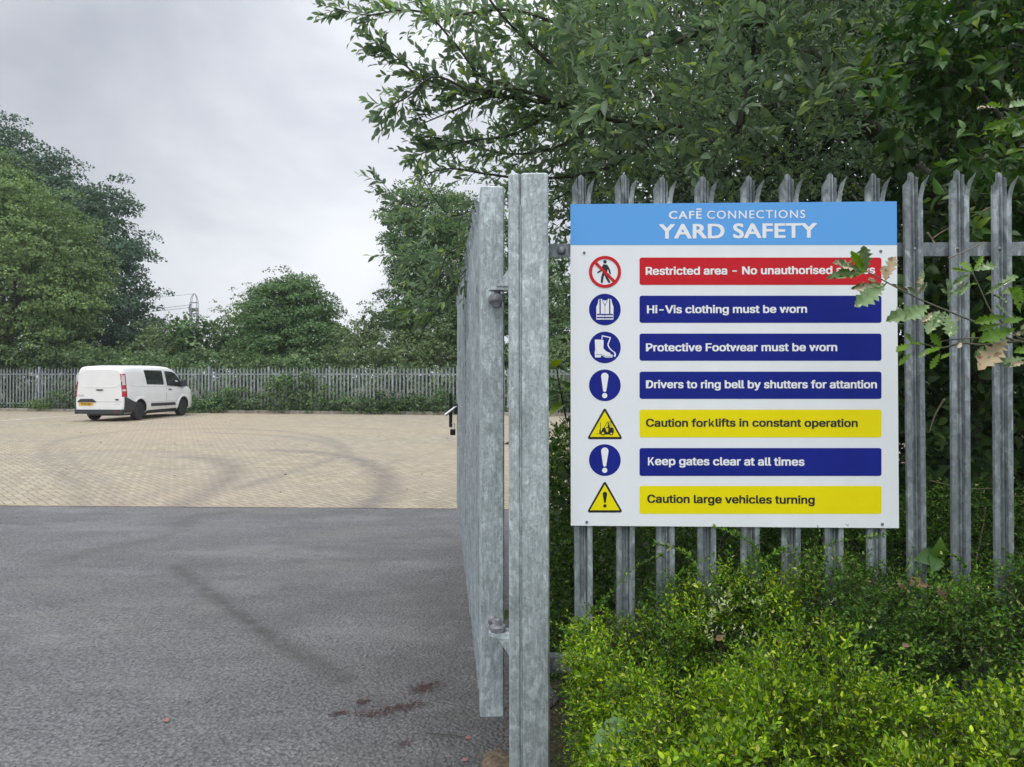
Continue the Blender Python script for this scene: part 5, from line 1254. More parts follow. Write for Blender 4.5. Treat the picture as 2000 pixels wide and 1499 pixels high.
for poly, n_, d0, d1 in (
    (edge_poly, 220, 4.1, 5.4), ([(860, 30), (900, 120), (980, 160), (1010, 300), (1130, 330), (1150, -40)], 90, 3.9, 4.6), ([(1120, -60), (1100, 180), (1150, 300), (1500, 330), (1650, 200), (1650, -60)], 260, 3.3, 4.0),
    ([(1020, -60), (1030, 100), (980, 200), (1000, 300), (960, 420), (1120, 470), (1130, 300), (1200, -60)], 240, 4.2, 6.0),
    ([(1120, -60), (1080, 180), (1120, 395), (1600, 395), (1760, 330), (1760, -60)], 2350, 4.1, 6.6),
    ([(760, 400), (850, 380), (880, 600), (830, 620), (790, 500)], 45, 4.5, 5.2),
    ([(1070, 470), (1125, 470), (1125, 640), (1085, 600)], 34, 4.2, 5.2)):
    pp, ss = fill(poly, n_, d0, d1, .20, 8, .060 if d0 > 4.05 else .078, .40, 'oval', droop=.05); prt.append(pp); stk += ss
# canopy out of view overhead, added to shade the leaves below
for poly, n_, d0, d1 in (([(900, -60), (1000, -500), (2300, -700), (2300, -60)], 2200, 3.2, 7.5),):
    pp, ss = fill(poly, n_, d0, d1, .2, 9, .065, .45, 'oval', droop=.08); prt.append(pp); stk += ss
leaves('crown', wil, M['lf_willow'], prt); sticks_obj('twigs', wil, M['twig'], stk)
# the deep shaded inner foliage behind it
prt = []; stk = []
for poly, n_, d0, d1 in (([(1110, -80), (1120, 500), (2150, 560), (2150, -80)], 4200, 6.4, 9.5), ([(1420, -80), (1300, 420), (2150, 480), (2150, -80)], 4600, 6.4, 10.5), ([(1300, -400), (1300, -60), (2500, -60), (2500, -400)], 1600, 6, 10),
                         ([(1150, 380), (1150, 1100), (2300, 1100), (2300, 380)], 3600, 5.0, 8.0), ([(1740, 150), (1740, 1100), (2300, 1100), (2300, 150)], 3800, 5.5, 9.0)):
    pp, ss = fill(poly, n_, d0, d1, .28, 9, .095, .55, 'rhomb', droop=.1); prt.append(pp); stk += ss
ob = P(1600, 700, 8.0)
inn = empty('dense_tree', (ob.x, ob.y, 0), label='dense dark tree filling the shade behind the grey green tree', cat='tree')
leaves('crown', inn, M['lf_willow_shaded'], prt)
mb = MB(); r2 = random.Random(9); Oi = Vector(inn.location)
for k in range(7):
    b = Vector((r2.uniform(-1.5, 2.5), r2.uniform(-1, 1), 0)); e = b + Vector((r2.uniform(-1.5, 1.5), r2.uniform(-.6, .6), r2.uniform(3, 5))); mb.tube([b, b.lerp(e, .5) + Vector((r2.uniform(-.3, .3), 0, 0)), e], [.09, .06, .03], 7)
mb.build('trunk', M['bark'], inn, smooth=True)

# ------------------------------------------------------------------ dogwood shrub with broad leaves on the right
db = P(2120, 731, 3.7)
dog = empty('dogwood_shrub', (db.x, db.y, 0), label='broad leaved bright green shrub hanging over the top right of the fence', cat='shrub')
prt = []; stk = []
for poly, n_, d0, d1, ll in (
    ([(1740, 40), (1800, 10), (1950, 0), (2080, 0), (2080, 130), (1900, 150), (1820, 210), (1760, 150)], 190, 3.2, 3.9, .078),
    ([(1690, 150), (1740, 130), (1800, 230), (1780, 250), (1700, 240)], 12, 3.2, 3.6, .095),
    ([(1780, 150), (1900, 120), (2000, 130), (2080, 200), (1980, 300), (1900, 240)], 110, 3.4, 4.2, .075),
    ([(1900, 300), (1960, 250), (2100, 240), (2100, 560), (1990, 540), (1940, 420), (1890, 450), (1890, 350)], 110, 2.95, 3.5, .082),
    ([(1880, 440), (1960, 420), (1960, 500), (1890, 480)], 8, 2.98, 3.2, .08),
    ([(1800, -300), (2400, -300), (2400, 800), (2080, 700), (2080, 0), (1800, -50)], 420, 3.0, 4.5, .10)):
    pp, ss = fill(poly, n_, d0, d1, .20, 7, ll, .50, 'broad', out_px=(2150, 250), droop=.35, spread=1.0, opposite=True); prt.append(pp); stk += ss
leaves('foliage', dog, M['lf_dogwood'], prt); sticks_obj('twigs', dog, M['twig'], stk)
mb = MB(); Od = Vector(dog.location)
for pts in ([(2120, 731, 3.7), (2080, 500, 3.6), (2000, 300, 3.5), (1880, 150, 3.4), (1760, 120, 3.35)], [(2120, 731, 3.7), (2100, 300, 3.7), (2050, 100, 3.6), (1900, 30, 3.5)], [(2120, 731, 3.7), (2060, 480, 3.4), (1960, 400, 3.2)]):
    q = spline([P(*p) for p in pts]); q[0] = Vector((Od.x, Od.y, 0)); mb.tube([p - Od for p in q], [.022 - .017 * i / len(q) for i in range(len(q))], 6)
mb.build('stem', M['bark'], dog, smooth=True)

# ------------------------------------------------------------------ brambles and ivy behind the pales
vb = P(1900, 731, 3.6)
brm = empty('bramble_thicket', (vb.x, vb.y, 0), label='dark bramble thicket seen between the pales right of the sign', cat='bush')
prt = []; stk = []
for poly, n_, d0, d1, ll in (([(1740, 330), (2300, 330), (2300, 1160), (1740, 1160)], 1000, 3.5, 4.8, .085), ([(1120, 1000), (1760, 1000), (1760, 1180), (1120, 1180)], 90, 3.5, 4.4, .07),
    ([(1070, 840), (1120, 860), (1160, 1120), (1075, 1120)], 60, 3.3, 4.2, .06), ([(1200, 480), (1740, 480), (1740, 1000), (1200, 1000)], 260, 3.8, 5, .09)):
    pp, ss = fill(poly, n_, d0, d1, .22, 6, ll, .66, 'broad', out_px=(1900, 800), droop=.3, spread=1.1); prt.append(pp); stk += ss
leaves('foliage', brm, M['lf_bramble'], prt); sticks_obj('stems', brm, M['twig'], stk)
# three fresh bramble leaves poking through by the sign's lower right corner
q0 = P(1829, 1088, 2.76); fr = empty('bramble_sprig', tuple(q0), label='bright three leaved bramble sprig in front of a pale, right below the sign', cat='plant')
ax = [P(1795, 1090, 2.72) - q0, P(1842, 1058, 2.72) - q0, P(1826, 1112, 2.70) - q0]
leaves('leaflets', fr, M['lf_dogwood'], [(np.array([tuple(q0)] * 3), np.array([tuple(a_) for a_ in ax]), np.array([(0, -1, .5)] * 3), np.array([a_.length for a_ in ax]), .72, 'broad')])
mb = MB(); mb.tube([(0, 0, 0), tuple(P(1822, 1140, 2.8) - q0)], .0018, 5); mb.build('stalk', M['twig'], fr)
# dead twigs caught behind and before the pales
for i, (pts, r, lab) in enumerate((
    ([(1782, 278, 3.0), (1768, 330, 2.98), (1766, 372, 2.98)], .003, None),
    ([(1852, 505, 2.72), (1890, 489, 2.72), (1922, 473, 2.72)], .0028, 'pale broken twig lying across two pales right of the sign'),
    ([(1811, 455, 2.95), (1822, 470, 2.95), (1828, 482, 2.93)], .005, 'short stout brown twig end behind the pale right of the sign header'),
    ([(1822, 466, 2.96), (1850, 448, 2.96), (1948, 398, 2.9)], .003, 'long thin dead twig slanting up to the right behind the pales'),
    ([(1816, 939, 2.95), (1850, 947, 2.95), (1900, 955, 2.9), (1955, 954, 2.84)], .0026, 'pale horizontal dead twig threaded behind the pales at mid height'),
    ([(1845, 779, 3.0), (1826, 812, 3.0), (1815, 846, 3.0)], .004, 'brown curved dead twig between pales right of the yellow bar'),
    ([(1902, 1118, 2.95), (1918, 1040, 3.0), (1926, 990, 3.0)], .0028, 'thin upright dead stem low between the last pales'))):
    if i == 0: continue
    q = spline([P(*p) for p in pts]); a = q[0]; mb = MB(); mb.tube([p - a for p in q], [r * (1 - .4 * k / len(q)) for k in range(len(q))], 6)
    tag(mb.build('dead_twig', M['dead_twig'], None, loc=tuple(a), smooth=True), lab, 'twig', 'dead twigs caught in the near fence')

# small seedling between gate post and sign
sb_ = P(1114, 870, 3.6); sap = empty('sapling', (sb_.x, sb_.y, 0), label='slender dark stemmed sapling in the gap between gate post and sign', cat='plant')
q = spline([Vector((sb_.x, sb_.y, 0)), P(1115, 870, 3.6), P(1106, 820, 3.6), P(1096, 770, 3.6), P(1086, 715, 3.6)]); mb = MB(); mb.tube([p - sb_ + Vector((0, 0, sb_.z)) for p in q], [.008 - .006 * k / len(q) for k in range(len(q))], 6)
a1, a2 = P(1107, 830, 3.6), P(1092, 815, 3.6); off = Vector((sb_.x, sb_.y, 0)); mb.tube([a1 - off, a2 - off], .002, 5); mb.tube([a1 - off, P(1114, 812, 3.6) - off], .002, 5); mb.build('stem', M['twig'], sap, smooth=True)
pos = np.array([tuple(P(*p, 3.6)) for p in ((1096, 770), (1096, 768), (1088, 722), (1086, 716), (1092, 745), (1093, 745), (1085, 718), (1100, 790), (1098, 788))]); tip = np.array([tuple(P(*p)) for p in ((1072, 766, 3.5), (1122, 752, 3.5), (1062, 716, 3.55), (1112, 722, 3.55), (1072, 740, 3.5), (1115, 752, 3.7), (1095, 690, 3.5), (1075, 800, 3.5), (1122, 785, 3.6))])
leaves('leaves', sap, M['lf_dogwood'], [(pos, tip - pos, np.tile([0, -.5, 1.], (len(pos), 1)), np.linalg.norm(tip - pos, axis=1), .5, 'broad')])

# ------------------------------------------------------------------ oak branch reaching over the sign
def Z4(x, y): return (1600 + x / 4.165, 440 + y / 4.165)
def Z5(x, y): return (1550 + x / 3.747, y / 3.747)
ro = P(2180, 700, 2.3)
def oak(label, zf, stems, lv, dd, d0):
    root = P(*zf(*stems[0][0]), dd); t = empty('oak_branch', tuple(root), label=label, cat='branch', group='oak twigs beside the sign')
    mb = MB()
    for pts in stems:
        q = spline([P(*zf(*p), dd + d0 * (p[0] / 1666 - .5)) for p in pts], 4); r = .0042 if len(pts) > 4 else .0026; mb.tube([p - root for p in q], [r * (1 - .55 * k / len(q)) for k in range(len(q))], 6)
    mb.build('stem', M['oak_stem'], t, smooth=True)
    by = {}
    for (b, e, ty, wr) in lv:
        db_ = dd + d0 * (b[0] / 1666 - .5); p0 = P(*zf(*b), db_); p1 = P(*zf(*e), db_ + random.uniform(-.03, .03)); by.setdefault(ty, []).append((p0, p1, wr))
    names = {'g': ('fresh_leaves', 'lf_oak'), 'd': ('mildewed_leaves', 'lf_oak_dull'), 'c': ('withered_leaves', 'lf_oak_cream'), 'b': ('brown_leaves', 'lf_oak_brown')}
    for ty, L_ in by.items():
        p0 = np.array([tuple(a) for a, _, _ in L_]); p1 = np.array([tuple(b) for _, b, _ in L_]); n_ = len(L_)
        nr = np.array([0, -1, .45]) + rng.normal(size=(n_, 3)) * .35
        leaves(names[ty][0], t, M[names[ty][1]], [(p0, p1 - p0, nr, np.linalg.norm(p1 - p0, axis=1), np.array([w_ for _, _, w_ in L_]) * .70, 'oak')])
    return t
M['oak_stem'] = mat('oak_stem', (0.085, 0.085, 0.05), .7)
lv = [((385,375),(360,172),'d',1.0),((372,368),(262,215),'g',.7),((385,380),(140,398),'g',.75),((378,390),(70,425),'d',.5),((392,380),(285,335),'g',1.0),((350,372),(120,300),'c',.6),
 ((545,455),(610,250),'b',.7),((545,460),(520,330),'b',.8),((545,478),(262,515),'c',.55),((470,460),(400,440),'c',1.),((540,490),(295,655),'d',.9),((556,470),(720,545),'b',1.0),((530,480),(430,500),'d',1.),
 ((800,570),(722,505),'c',.8),((805,572),(875,465),'c',.6),((808,550),(822,420),'c',.8),((845,470),(835,360),'d',.5),((880,655),(548,775),'d',.75),((760,700),(585,715),'c',.4),((900,650),(700,760),'d',.9),((1045,670),(1055,435),'d',1.0),((1050,560),(990,520),'d',1.),((1060,575),(1240,480),'d',.5),
 ((950,700),(835,785),'c',.6),((980,690),(880,880),'d',.9),((1040,720),(1075,910),'d',1.0),((1030,700),(930,820),'d',1.0),((1100,730),(1130,780),'c',.9),
 ((1245,382),(1150,300),'g',1.1),((1250,375),(1332,248),'g',.45),((1260,372),(1445,325),'d',.65),((1240,385),(1075,352),'g',.4),((1235,395),(1090,480),'d',.8),((1230,470),(1130,580),'d',.6),((1290,480),(1230,480),'g',.9),
 ((1350,570),(1500,470),'d',.5),((1430,520),(1625,410),'d',.55),((1480,560),(1560,520),'d',1.0),((1640,720),(1555,505),'g',.75),((1660,640),(1600,500),'g',.9),((1550,650),(1420,560),'d',1.),((1540,740),(1440,650),'d',1.0),
 ((1520,740),(1262,790),'g',.62),((1600,840),(1305,940),'g',.75),((1666,760),(1500,790),'g',.8),((1490,800),(1290,860),'g',.6),((1530,930),(1300,1165),'b',.85),((1560,900),(1690,860),'c',.7),((1600,900),(1530,885),'c',.8),((1680,800),(1640,850),'c',.9),
 ((740,970),(630,1025),'g',.8),((765,965),(705,880),'g',.9),((750,1040),(645,1140),'g',.6),((860,970),(740,960),'g',.7),((1000,1000),(905,885),'g',.95),((905,1000),(805,1075),'d',.8),((985,1040),(905,1170),'g',.7),((1085,1040),(990,1085),'g',.7),((1000,990),(880,1040),'g',.8),((1160,955),(1125,1000),'c',.7),((1240,960),(1260,870),'g',.4),
 ((1340,980),(1265,1075),'d',.9),((1420,1010),(1290,1080),'d',.9),((1690,1080),(1450,1125),'d',.7),((1700,1110),(1500,1150),'c',.4),((1720,1000),(1590,1030),'g',.7)]
oak('oak branch with nibbled green, cream and brown leaves reaching in front of the sign', Z4,
    [[(2350, 1150), (1900, 1000), (1560, 930), (1420, 860), (1270, 790), (1050, 700), (880, 630), (700, 545), (550, 465), (385, 375)], [(1640, 940), (1340, 975), (1160, 960), (1000, 1000), (860, 970), (740, 965)], [(1500, 800), (1400, 705), (1320, 540), (1245, 380)], [(1350, 570), (1430, 520), (1560, 440)], [(1340, 920), (1150, 925), (1000, 945), (900, 960)], [(545, 465), (540, 480), (440, 560)], [(1700, 930), (1600, 900), (1540, 740)]], lv, 2.38, -.25)
lv = [((1500,795),(1345,790),'c',.6),((1570,790),(1415,762),'g',.45),((1640,870),(1390,945),'g',.5),((1700,950),(1600,1000),'d',.8),((1720,740),(1580,780),'d',.8),((1600,720),(1550,610),'d',.7),((1560,800),(1530,720),'c',.7)]
oak('small oak twig tip with a long bright leaf at the top right edge', Z5, [[(2100, 1100), (1850, 960), (1690, 870), (1560, 795)], [(1690, 870), (1640, 880)]], lv, 2.5, -.2)

# ------------------------------------------------------------------ the hedge in front of the fence
def hedge_h(x, y):
    """top of the hedge: a clipped front mass, a hollow, then a rougher rear mass against the fence"""
    nz_ = .035 * np.sin(x * 4.1 + y * 2.0) + .03 * np.sin(x * 9.0 - y * 6 + 1) + .028 * np.sin(x * 17 + y * 13) + .02 * np.sin(x * 31 - y * 23 + 2) * np.sin(y * 29 + x * 5) + .05 * np.sin(x * 7.3 + 1.6 * np.sin(y * 6)) * np.sin(y * 8.5 + 1.2 * np.sin(x * 5))
    front = .80 + .035 * np.sin(x * 2.2 + .6)
    hol = np.exp(-((y - 2.33) / .16) ** 2) * (.06 + .42 * np.exp(-((x - 1.25) / .55) ** 2) + .10 * np.exp(-((x - .55) / .2) ** 2))
    rear = np.interp(x, [.1, .25, .5, .75, 1.0, 1.3, 1.6, 3.2], [.60, .72, .80, .90, .95, .93, .90, .95])
    k = 1 / (1 + np.exp(-(y - 2.36) / .04)); h = front * (1 - k) + rear * k - hol + nz_
    edge = np.clip((x - .19) / .22, 0, 1); return h * (.80 + .20 * np.sqrt(edge))
hb = (1.4, 2.1, 0)
hedge = empty('hedge', hb, label='bright green small leaved clipped hedge filling the foreground below the sign', cat='hedge')
def hedge_shoots(n, x0, x1, y0, y1, dz, seed):
    r = np.random.default_rng(seed); x = r.uniform(x0, x1, n); y = r.uniform(y0, y1, n); h = hedge_h(x, y)
    z = h - r.uniform(0, 1, n) ** 1.4 * dz
    g = np.sin(x * 11.3 + 3 * np.sin(y * 6.1)) * np.sin(y * 12.7 + 2 * np.sin(x * 7.9)) + .5 * np.sin(x * 27 + y * 9) * np.sin(y * 25 - x * 6)
    keep = (g > -.30) | (z < h - .16); return np.stack([x, y, z], 1)[keep], r
def gradient_dirs(p, r, up=1.0, j=.55):
    e = .02; gx = (hedge_h(p[:, 0] + e, p[:, 1]) - hedge_h(p[:, 0] - e, p[:, 1])) / (2 * e); gy = (hedge_h(p[:, 0], p[:, 1] + e) - hedge_h(p[:, 0], p[:, 1] - e)) / (2 * e)
    return unit(np.stack([-gx * .5, -gy * .5 - .1, np.full(len(p), up)], 1) + r.normal(size=(len(p), 3)) * j)
prt = []; stk = []
p_, r = hedge_shoots(17500, .15, 3.3, 1.30, 2.30, .22, 1)
pp, ss = twigs(p_, gradient_dirs(p_, r), r.uniform(.05, .12, len(p_)), 11, .0195, .50, 'point', droop=.03, spread=1.0, opposite=True); prt.append(pp); stk += ss
# left flank down to the ground
n_ = 5200; y = rng.uniform(1.5, 2.72, n_); z = rng.uniform(.05, .78, n_); x = .195 + .06 * np.sin(y * 7) + .05 * (1 - z) + rng.uniform(0, .13, n_) - .05 * z
p_ = np.stack([x, y, z], 1); dr = np.stack([np.full(n_, -.8), np.full(n_, -.4), np.full(n_, .5)], 1) + rng.normal(size=(n_, 3)) * .5
pp, ss = twigs(p_, dr, rng.uniform(.05, .10, n_), 10, .018, .5, 'point', droop=.05, spread=1.2, opposite=True); prt.append(pp); stk += ss
p_, r = hedge_shoots(3000, .15, .95, 2.25, 2.74, .22, 5)
pp, ss = twigs(p_, gradient_dirs(p_, r), r.uniform(.05, .12, len(p_)), 10, .0190, .50, 'point', droop=.03, spread=1.2, opposite=True); prt.append(pp); stk += ss
leaves('foliage', hedge, M['lf_hedge'], prt)
# dark leafless core so the hedge has a body
n_ = 7000; x = rng.uniform(.22, 3.3, n_); y = rng.uniform(1.35, 2.7, n_); z = rng.uniform(.0, 1, n_) * (hedge_h(x, y) - .06)
st1 = np.stack([x, y, z], 1); stk.append((st1, st1 + rand_dirs(n_, .8) * rng.uniform(.05, .16, n_)[:, None], .0016))
sticks_obj('twigs', hedge, M['twig'], stk)
prt = []
p_, r = hedge_shoots(10500, .16, 3.3, 2.32, 2.84, .34, 2)
pp, ss = twigs(p_, gradient_dirs(p_, r, .8, .7), r.uniform(.06, .15, len(p_)), 12, .0180, .50, 'point', droop=.10, spread=1.2, opposite=True); prt.append(pp); stk2 = ss
# arching sprays that stand out against the pales and the sign's lower edge
for pts in ([(1110, 1235, 2.7), (1150, 1200, 2.68), (1180, 1170, 2.66), (1240, 1110, 2.66), (1290, 1085, 2.68)], [(1368, 1130, 2.6), (1350, 1090, 2.6), (1320, 1072, 2.6), (1280, 1062, 2.6)], [(1485, 1110, 2.65), (1475, 1070, 2.65), (1440, 1045, 2.65), (1395, 1030, 2.65)],
            [(1560, 1110, 2.66), (1590, 1075, 2.66), (1640, 1058, 2.66), (1730, 1045, 2.66)], [(1130, 1260, 2.5), (1115, 1240, 2.45), (1098, 1225, 2.4)], [(1300, 1150, 2.7), (1330, 1120, 2.7), (1395, 1082, 2.7)], [(1890, 1110, 2.7), (1870, 1090, 2.7), (1840, 1075, 2.75)], [(1460, 1115, 2.6), (1500, 1090, 2.6), (1530, 1072, 2.6)]):
    q = spline([P(*p) for p in pts]); 
    for a, b in zip(q[:-1], q[1:]):
        v = b - a; pp, ss = twigs(np.array([tuple(a)]), np.array([tuple(v)]), v.length, 6, .019, .5, 'fold', droop=0, spread=1.3, opposite=True); prt.append(pp); stk2 += ss
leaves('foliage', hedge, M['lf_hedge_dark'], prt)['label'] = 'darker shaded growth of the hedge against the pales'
sticks_obj('twigs', hedge, M['twig'], stk2)
n_ = 420; x = rng.uniform(.25, 3.0, n_); y = rng.uniform(1.5, 2.8, n_); k = (rng.uniform(0, 1, n_) < .35) | (y > 2.25); x, y = x[k], y[k]; p_ = np.stack([x, y, hedge_h(x, y) + rng.uniform(-.03, .02, len(x))], 1)
leaves('dead_leaves', hedge, M['dry_leaf'], [(p_, rand_dirs(len(p_), .2), rand_dirs(len(p_), .8), rng.uniform(.010, .022, len(p_)), .5, 'point')])
n_ = 150; x = rng.uniform(.5, 2.8, n_); y = rng.uniform(2.15, 2.75, n_); p_ = np.stack([x, y, hedge_h(x, y) - .05], 1)
sticks_obj('brushwood', hedge, M['dead_twig'], [(p_, p_ + rand_dirs(n_, .5) * rng.uniform(.05, .15, n_)[:, None], .0016)])['kind'] = 'stuff'
prt = []
for (px, py, d, n_) in ((1425, 1190, 2.5, 9), (1380, 1235, 2.42, 9), (1430, 1245, 2.4, 5), (1640, 1218, 2.42, 2), (1402, 1208, 2.45, 5)):
    c0 = np.array(P(px, py, d)); p_ = c0 + rng.normal(size=(n_, 3)) * np.array([.045, .04, .025]) + np.array([0, -.03, .02]); pp, ss = twigs(p_, rand_dirs(n_, 1.2), .05, 7, .017, .45, 'fold', spread=1.1); prt.append(pp)
leaves('foliage', hedge, M['lf_variegated'], prt)
# growth of the same plant behind the fence
hb2 = empty('hedge', (1.2, 3.3, 0), label='darker unclipped hedge growth standing behind the pales', cat='hedge')
n_ = 7000; x = rng.uniform(.02, 3.4, n_); y = rng.uniform(2.98, 3.7, n_); top = np.interp(x, [.1, .5, 1.5, 3.4], [.98, 1.08, 1.12, 1.1]) + .05 * np.sin(x * 8) + .05 * np.sin(y * 9 + x * 3); z = top - rng.uniform(0, 1, n_) ** 1.2 * .65
p_ = np.stack([x, y, z], 1); pp, ss = twigs(p_, rand_dirs(n_, .5) + np.array([0, -.4, 0]), rng.uniform(.05, .14, n_), 11, .019, .5, 'fold', droop=.12, spread=1.2, opposite=True)
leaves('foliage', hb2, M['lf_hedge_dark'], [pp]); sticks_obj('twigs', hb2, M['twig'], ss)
# loose greenery low down behind the post gap
n_ = 1100; q = in_poly([(1070, 850), (1100, 830), (1130, 860), (1160, 1010), (1160, 1330), (1070, 1330)], n_, rng); p_ = Parr(q[:, 0], q[:, 1], rng.uniform(3.3, 4.0, n_))
tb2 = empty('leafy_bush', (.25, 3.6, 0), label='leafy bush behind the fence in the gap between gate post and sign', cat='bush')
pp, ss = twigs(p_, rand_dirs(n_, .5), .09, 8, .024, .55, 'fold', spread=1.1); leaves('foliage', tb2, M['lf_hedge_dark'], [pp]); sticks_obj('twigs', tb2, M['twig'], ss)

# dry brown leaves lying on the hedge
for px, py, d, sz, ang, lab in ((1772, 1142, 2.62, .075, 20, 'crumpled dry brown leaf on the hedge below the sign corner'), (1762, 1160, 2.60, .06, 100, 'long dry brown leaf hanging in the hedge under the crumpled one'), (1830, 1146, 2.62, .07, -70, 'folded dry brown leaf on the hedge below the first pale past the sign'),
                            (1762, 1262, 2.3, .024, 30, 'small brown leaf in the dark hollow of the hedge'), (1400, 1250, 2.38, .03, 60, 'small reddish dead leaf on the hedge left of the hollow'), (1390, 1442, 1.78, .028, 10, 'small rusty leaf near the bottom edge on the hedge')):
    c0 = P(px, py, d); v = np.array([[cos(R(ang)), -.25, sin(R(ang)) * .6]])
    mbv, l_, s_ = leaf_arrays(np.array([[0, 0, 0.]]), v, np.array([[.2, -.6, 1.]]), sz, .7, 'broad'); mbv = mbv + rng.normal(size=mbv.shape) * sz * .05
    o = link('dry_leaf', np_mesh('dry_leaf', mbv, l_, s_, M['dry_leaf']), None, tuple(c0)); tag(o, lab, 'leaf', 'dry leaves on the hedge')
# a big soft leaf by the hedge's left corner
c0 = P(1240, 1428, 1.9); v = np.array([tuple(P(1150, 1452, 1.86) - c0)]); o = leaves('nettle_leaf', None, M['lf_dogwood'], [(np.array([tuple(c0)]), v, np.array([[0, -.5, 1.]]), float(np.linalg.norm(v)), .75, 'broad'), (np.array([tuple(c0)]), np.array([tuple(P(1215, 1405, 1.95) - c0)]), np.array([[0, -.3, 1.]]), .05, .7, 'broad')])
tag(o, 'pale green toothed weed leaf lying on the left corner of the hedge', 'leaf')

# ------------------------------------------------------------------ litter on the tarmac
def litter(label, pts_px, n, spread, seed, ln=.02, m='debris', nm='bark_litter', cat='litter'):
    r = np.random.default_rng(seed); pts = [G(*p) for p in pts_px]; k = len(pts) - 1; t = r.uniform(0, k, n); i = np.minimum(t.astype(int), k - 1); f = (t - i)[:, None]
    A = np.array([tuple(p) for p in pts]); p_ = A[i] * (1 - f) + A[i + 1] * f + r.normal(size=(n, 3)) * spread; p_[:, 2] = r.uniform(.001, .005, n)
    dm = A[-1] - A[0]; dm = dm / (np.linalg.norm(dm) + 1e-9); d = r.normal(size=(n, 3)) + dm * 1.2; d[:, 2] *= .08; d = unit(d); L_ = ln * r.uniform(.4, 1.4, n)
    c = p_.mean(0); c[2] = 0; ob_ = empty(nm, tuple(c)); V, l_, s_ = sticks(p_ - c, p_ - c + d * L_[:, None], .0017); bpy.data.objects.remove(ob_)
    o = link(nm, np_mesh(nm, V, l_, s_, M[m]), None, tuple(c)); tag(o, label, cat, 'brown litter on the tarmac', 'stuff'); return o
litter('brown crumbled litter streak, longest one in front of the gate', [(690, 1398), (730, 1396), (760, 1386), (790, 1382), (822, 1374)], 210, .026, 1)
litter('brown crumbled litter patch nearest the gate', [(808, 1350), (830, 1343), (858, 1333)], 140, .028, 2)
litter('small brown litter patch above the long streak', [(700, 1374), (715, 1370)], 45, .016, 3)
litter('thin brown litter trail left of the long streak', [(645, 1397), (668, 1393)], 45, .014, 4)
litter('little dark litter bits below the long streak', [(780, 1455), (798, 1450)], 20, .014, 5)
q = [G(*p, z=.006) for p in ((832, 1432), (860, 1434), (890, 1437), (912, 1440))]; mb = MB(); mb.tube([p - q[0] for p in q], .0025, 5); tag(mb.build('fallen_twig', M['twig'], None, loc=tuple(q[0])), 'thin dark twig lying on the tarmac under the gate', 'twig')
for px, py, sz, a, lab in ((328, 1410, .045, 140, 'reddish leaf alone on the tarmac at lower left'), (908, 1442, .03, 20, 'pinkish leaf at the end of the fallen twig'), (902, 1485, .028, 10, 'small red leaf at the bottom edge left of the gate post')):
    c0 = G(px, py, z=.004); V, l_, s_ = leaf_arrays(np.array([[0, 0, 0.]]), np.array([[cos(R(a)), sin(R(a)), .1]]), np.array([[0.2, -.5, 1.]]), sz, .55, 'oval')
    tag(link('fallen_leaf', np_mesh('fallen_leaf', V, l_, s_, M['red_leaf']), None, tuple(c0)), lab, 'leaf', 'fallen leaves on the tarmac')
# gravel crumbs and leaf mould at the foot of the gate post
n_ = 1500; x = rng.uniform(-.25, .5, n_); y = rng.uniform(2.95, 4.3, n_); k = rng.uniform(0, 1, n_) < np.clip(.2 + (x + .25) * 1.6, 0, 1); x, y = x[k], y[k]; p_ = np.stack([x, y, np.full(len(x), .002)], 1)
V, l_, s_ = leaf_arrays(p_, rand_dirs(len(p_)) * np.array([1, 1, .2]), rand_dirs(len(p_), 2), rng.uniform(.006, .028, len(p_)), .6, 'rhomb')
tag(link('leaf_litter', np_mesh('leaf_litter', V, l_, s_, M['dry_leaf']), None), 'brown leaf crumbs around the foot of the gate post', 'litter', kind='stuff')
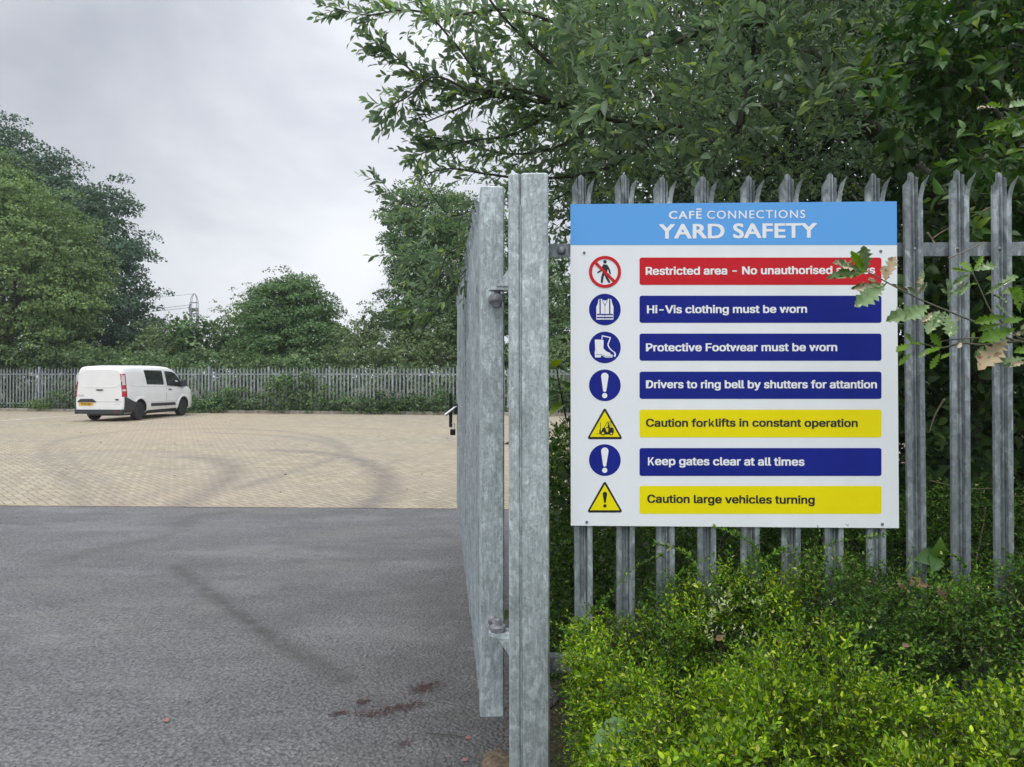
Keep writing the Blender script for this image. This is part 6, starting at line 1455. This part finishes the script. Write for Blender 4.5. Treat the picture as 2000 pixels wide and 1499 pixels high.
# sandy soil washed up at the post's foot
mb = MB(); c0 = G(984, 1496); ring = []; r5 = random.Random(4)
vs = [(0, 0, .022)]
for j, (rr_, zz_) in enumerate(((.07, .016), (.13, .004), (.17, -.012))):
    for k in range(18):
        a = 2 * pi * k / 18; q_ = rr_ * (1 + .25 * sin(a * 3 + j) + r5.uniform(-.12, .12)); vs.append((q_ * cos(a) * .75, q_ * sin(a) * .9, zz_ + r5.uniform(-.002, .002)))
fs = [(0, 1 + k, 1 + (k + 1) % 18) for k in range(18)] + [(1 + j * 18 + k, 1 + j * 18 + (k + 1) % 18, 1 + (j + 1) * 18 + (k + 1) % 18, 1 + (j + 1) * 18 + k) for j in (0, 1) for k in range(18)]
mb.add(vs, fs); tag(mb.build('soil', mat('sandy_soil', (.13, .095, .062), .95, noise=(40, .5, 5, (1, 1, 1)), bump=(90, .8)), None, loc=(c0.x, c0.y, 0)), kind='structure')
# dark specks strewn over the paving
n_ = 700; x = rng.uniform(-16, 3, n_); y = rng.uniform(9.3, 29, n_); p_ = np.stack([x, y, np.full(n_, .006)], 1)
V, l_, s_ = leaf_arrays(p_, rand_dirs(n_) * np.array([1, 1, .15]), rand_dirs(n_, 3), rng.uniform(.015, .06, n_), .5, 'rhomb')
tag(link('leaf_specks', np_mesh('leaf_specks', V, l_, s_, M['debris']), None), 'tiny dark leaf bits scattered over the paving', 'litter', kind='stuff')

# ------------------------------------------------------------------ haze: thin volume added to lift the dark tones of the far trees
HAZE = 0.0007
mb = MB(); mb.box((0, 0, 19), (700, 700, 40)); hz = mb.build('haze', M['concrete'], None)
hm = bpy.data.materials.new('haze_air'); hm.use_nodes = True; t = hm.node_tree
for n in list(t.nodes):
    if n.type == 'BSDF_PRINCIPLED': t.nodes.remove(n)
pv = nd(t, 'ShaderNodeVolumePrincipled'); pv.inputs['Density'].default_value = HAZE; pv.inputs['Color'].default_value = (0.86, 0.90, 0.95, 1)
t.links.new(pv.outputs[0], t.nodes['Material Output'].inputs['Volume']); hz.data.materials.clear(); hz.data.materials.append(hm)
tag(hz, 'thin pale haze softening the far trees and the pylon', 'haze', kind='stuff')
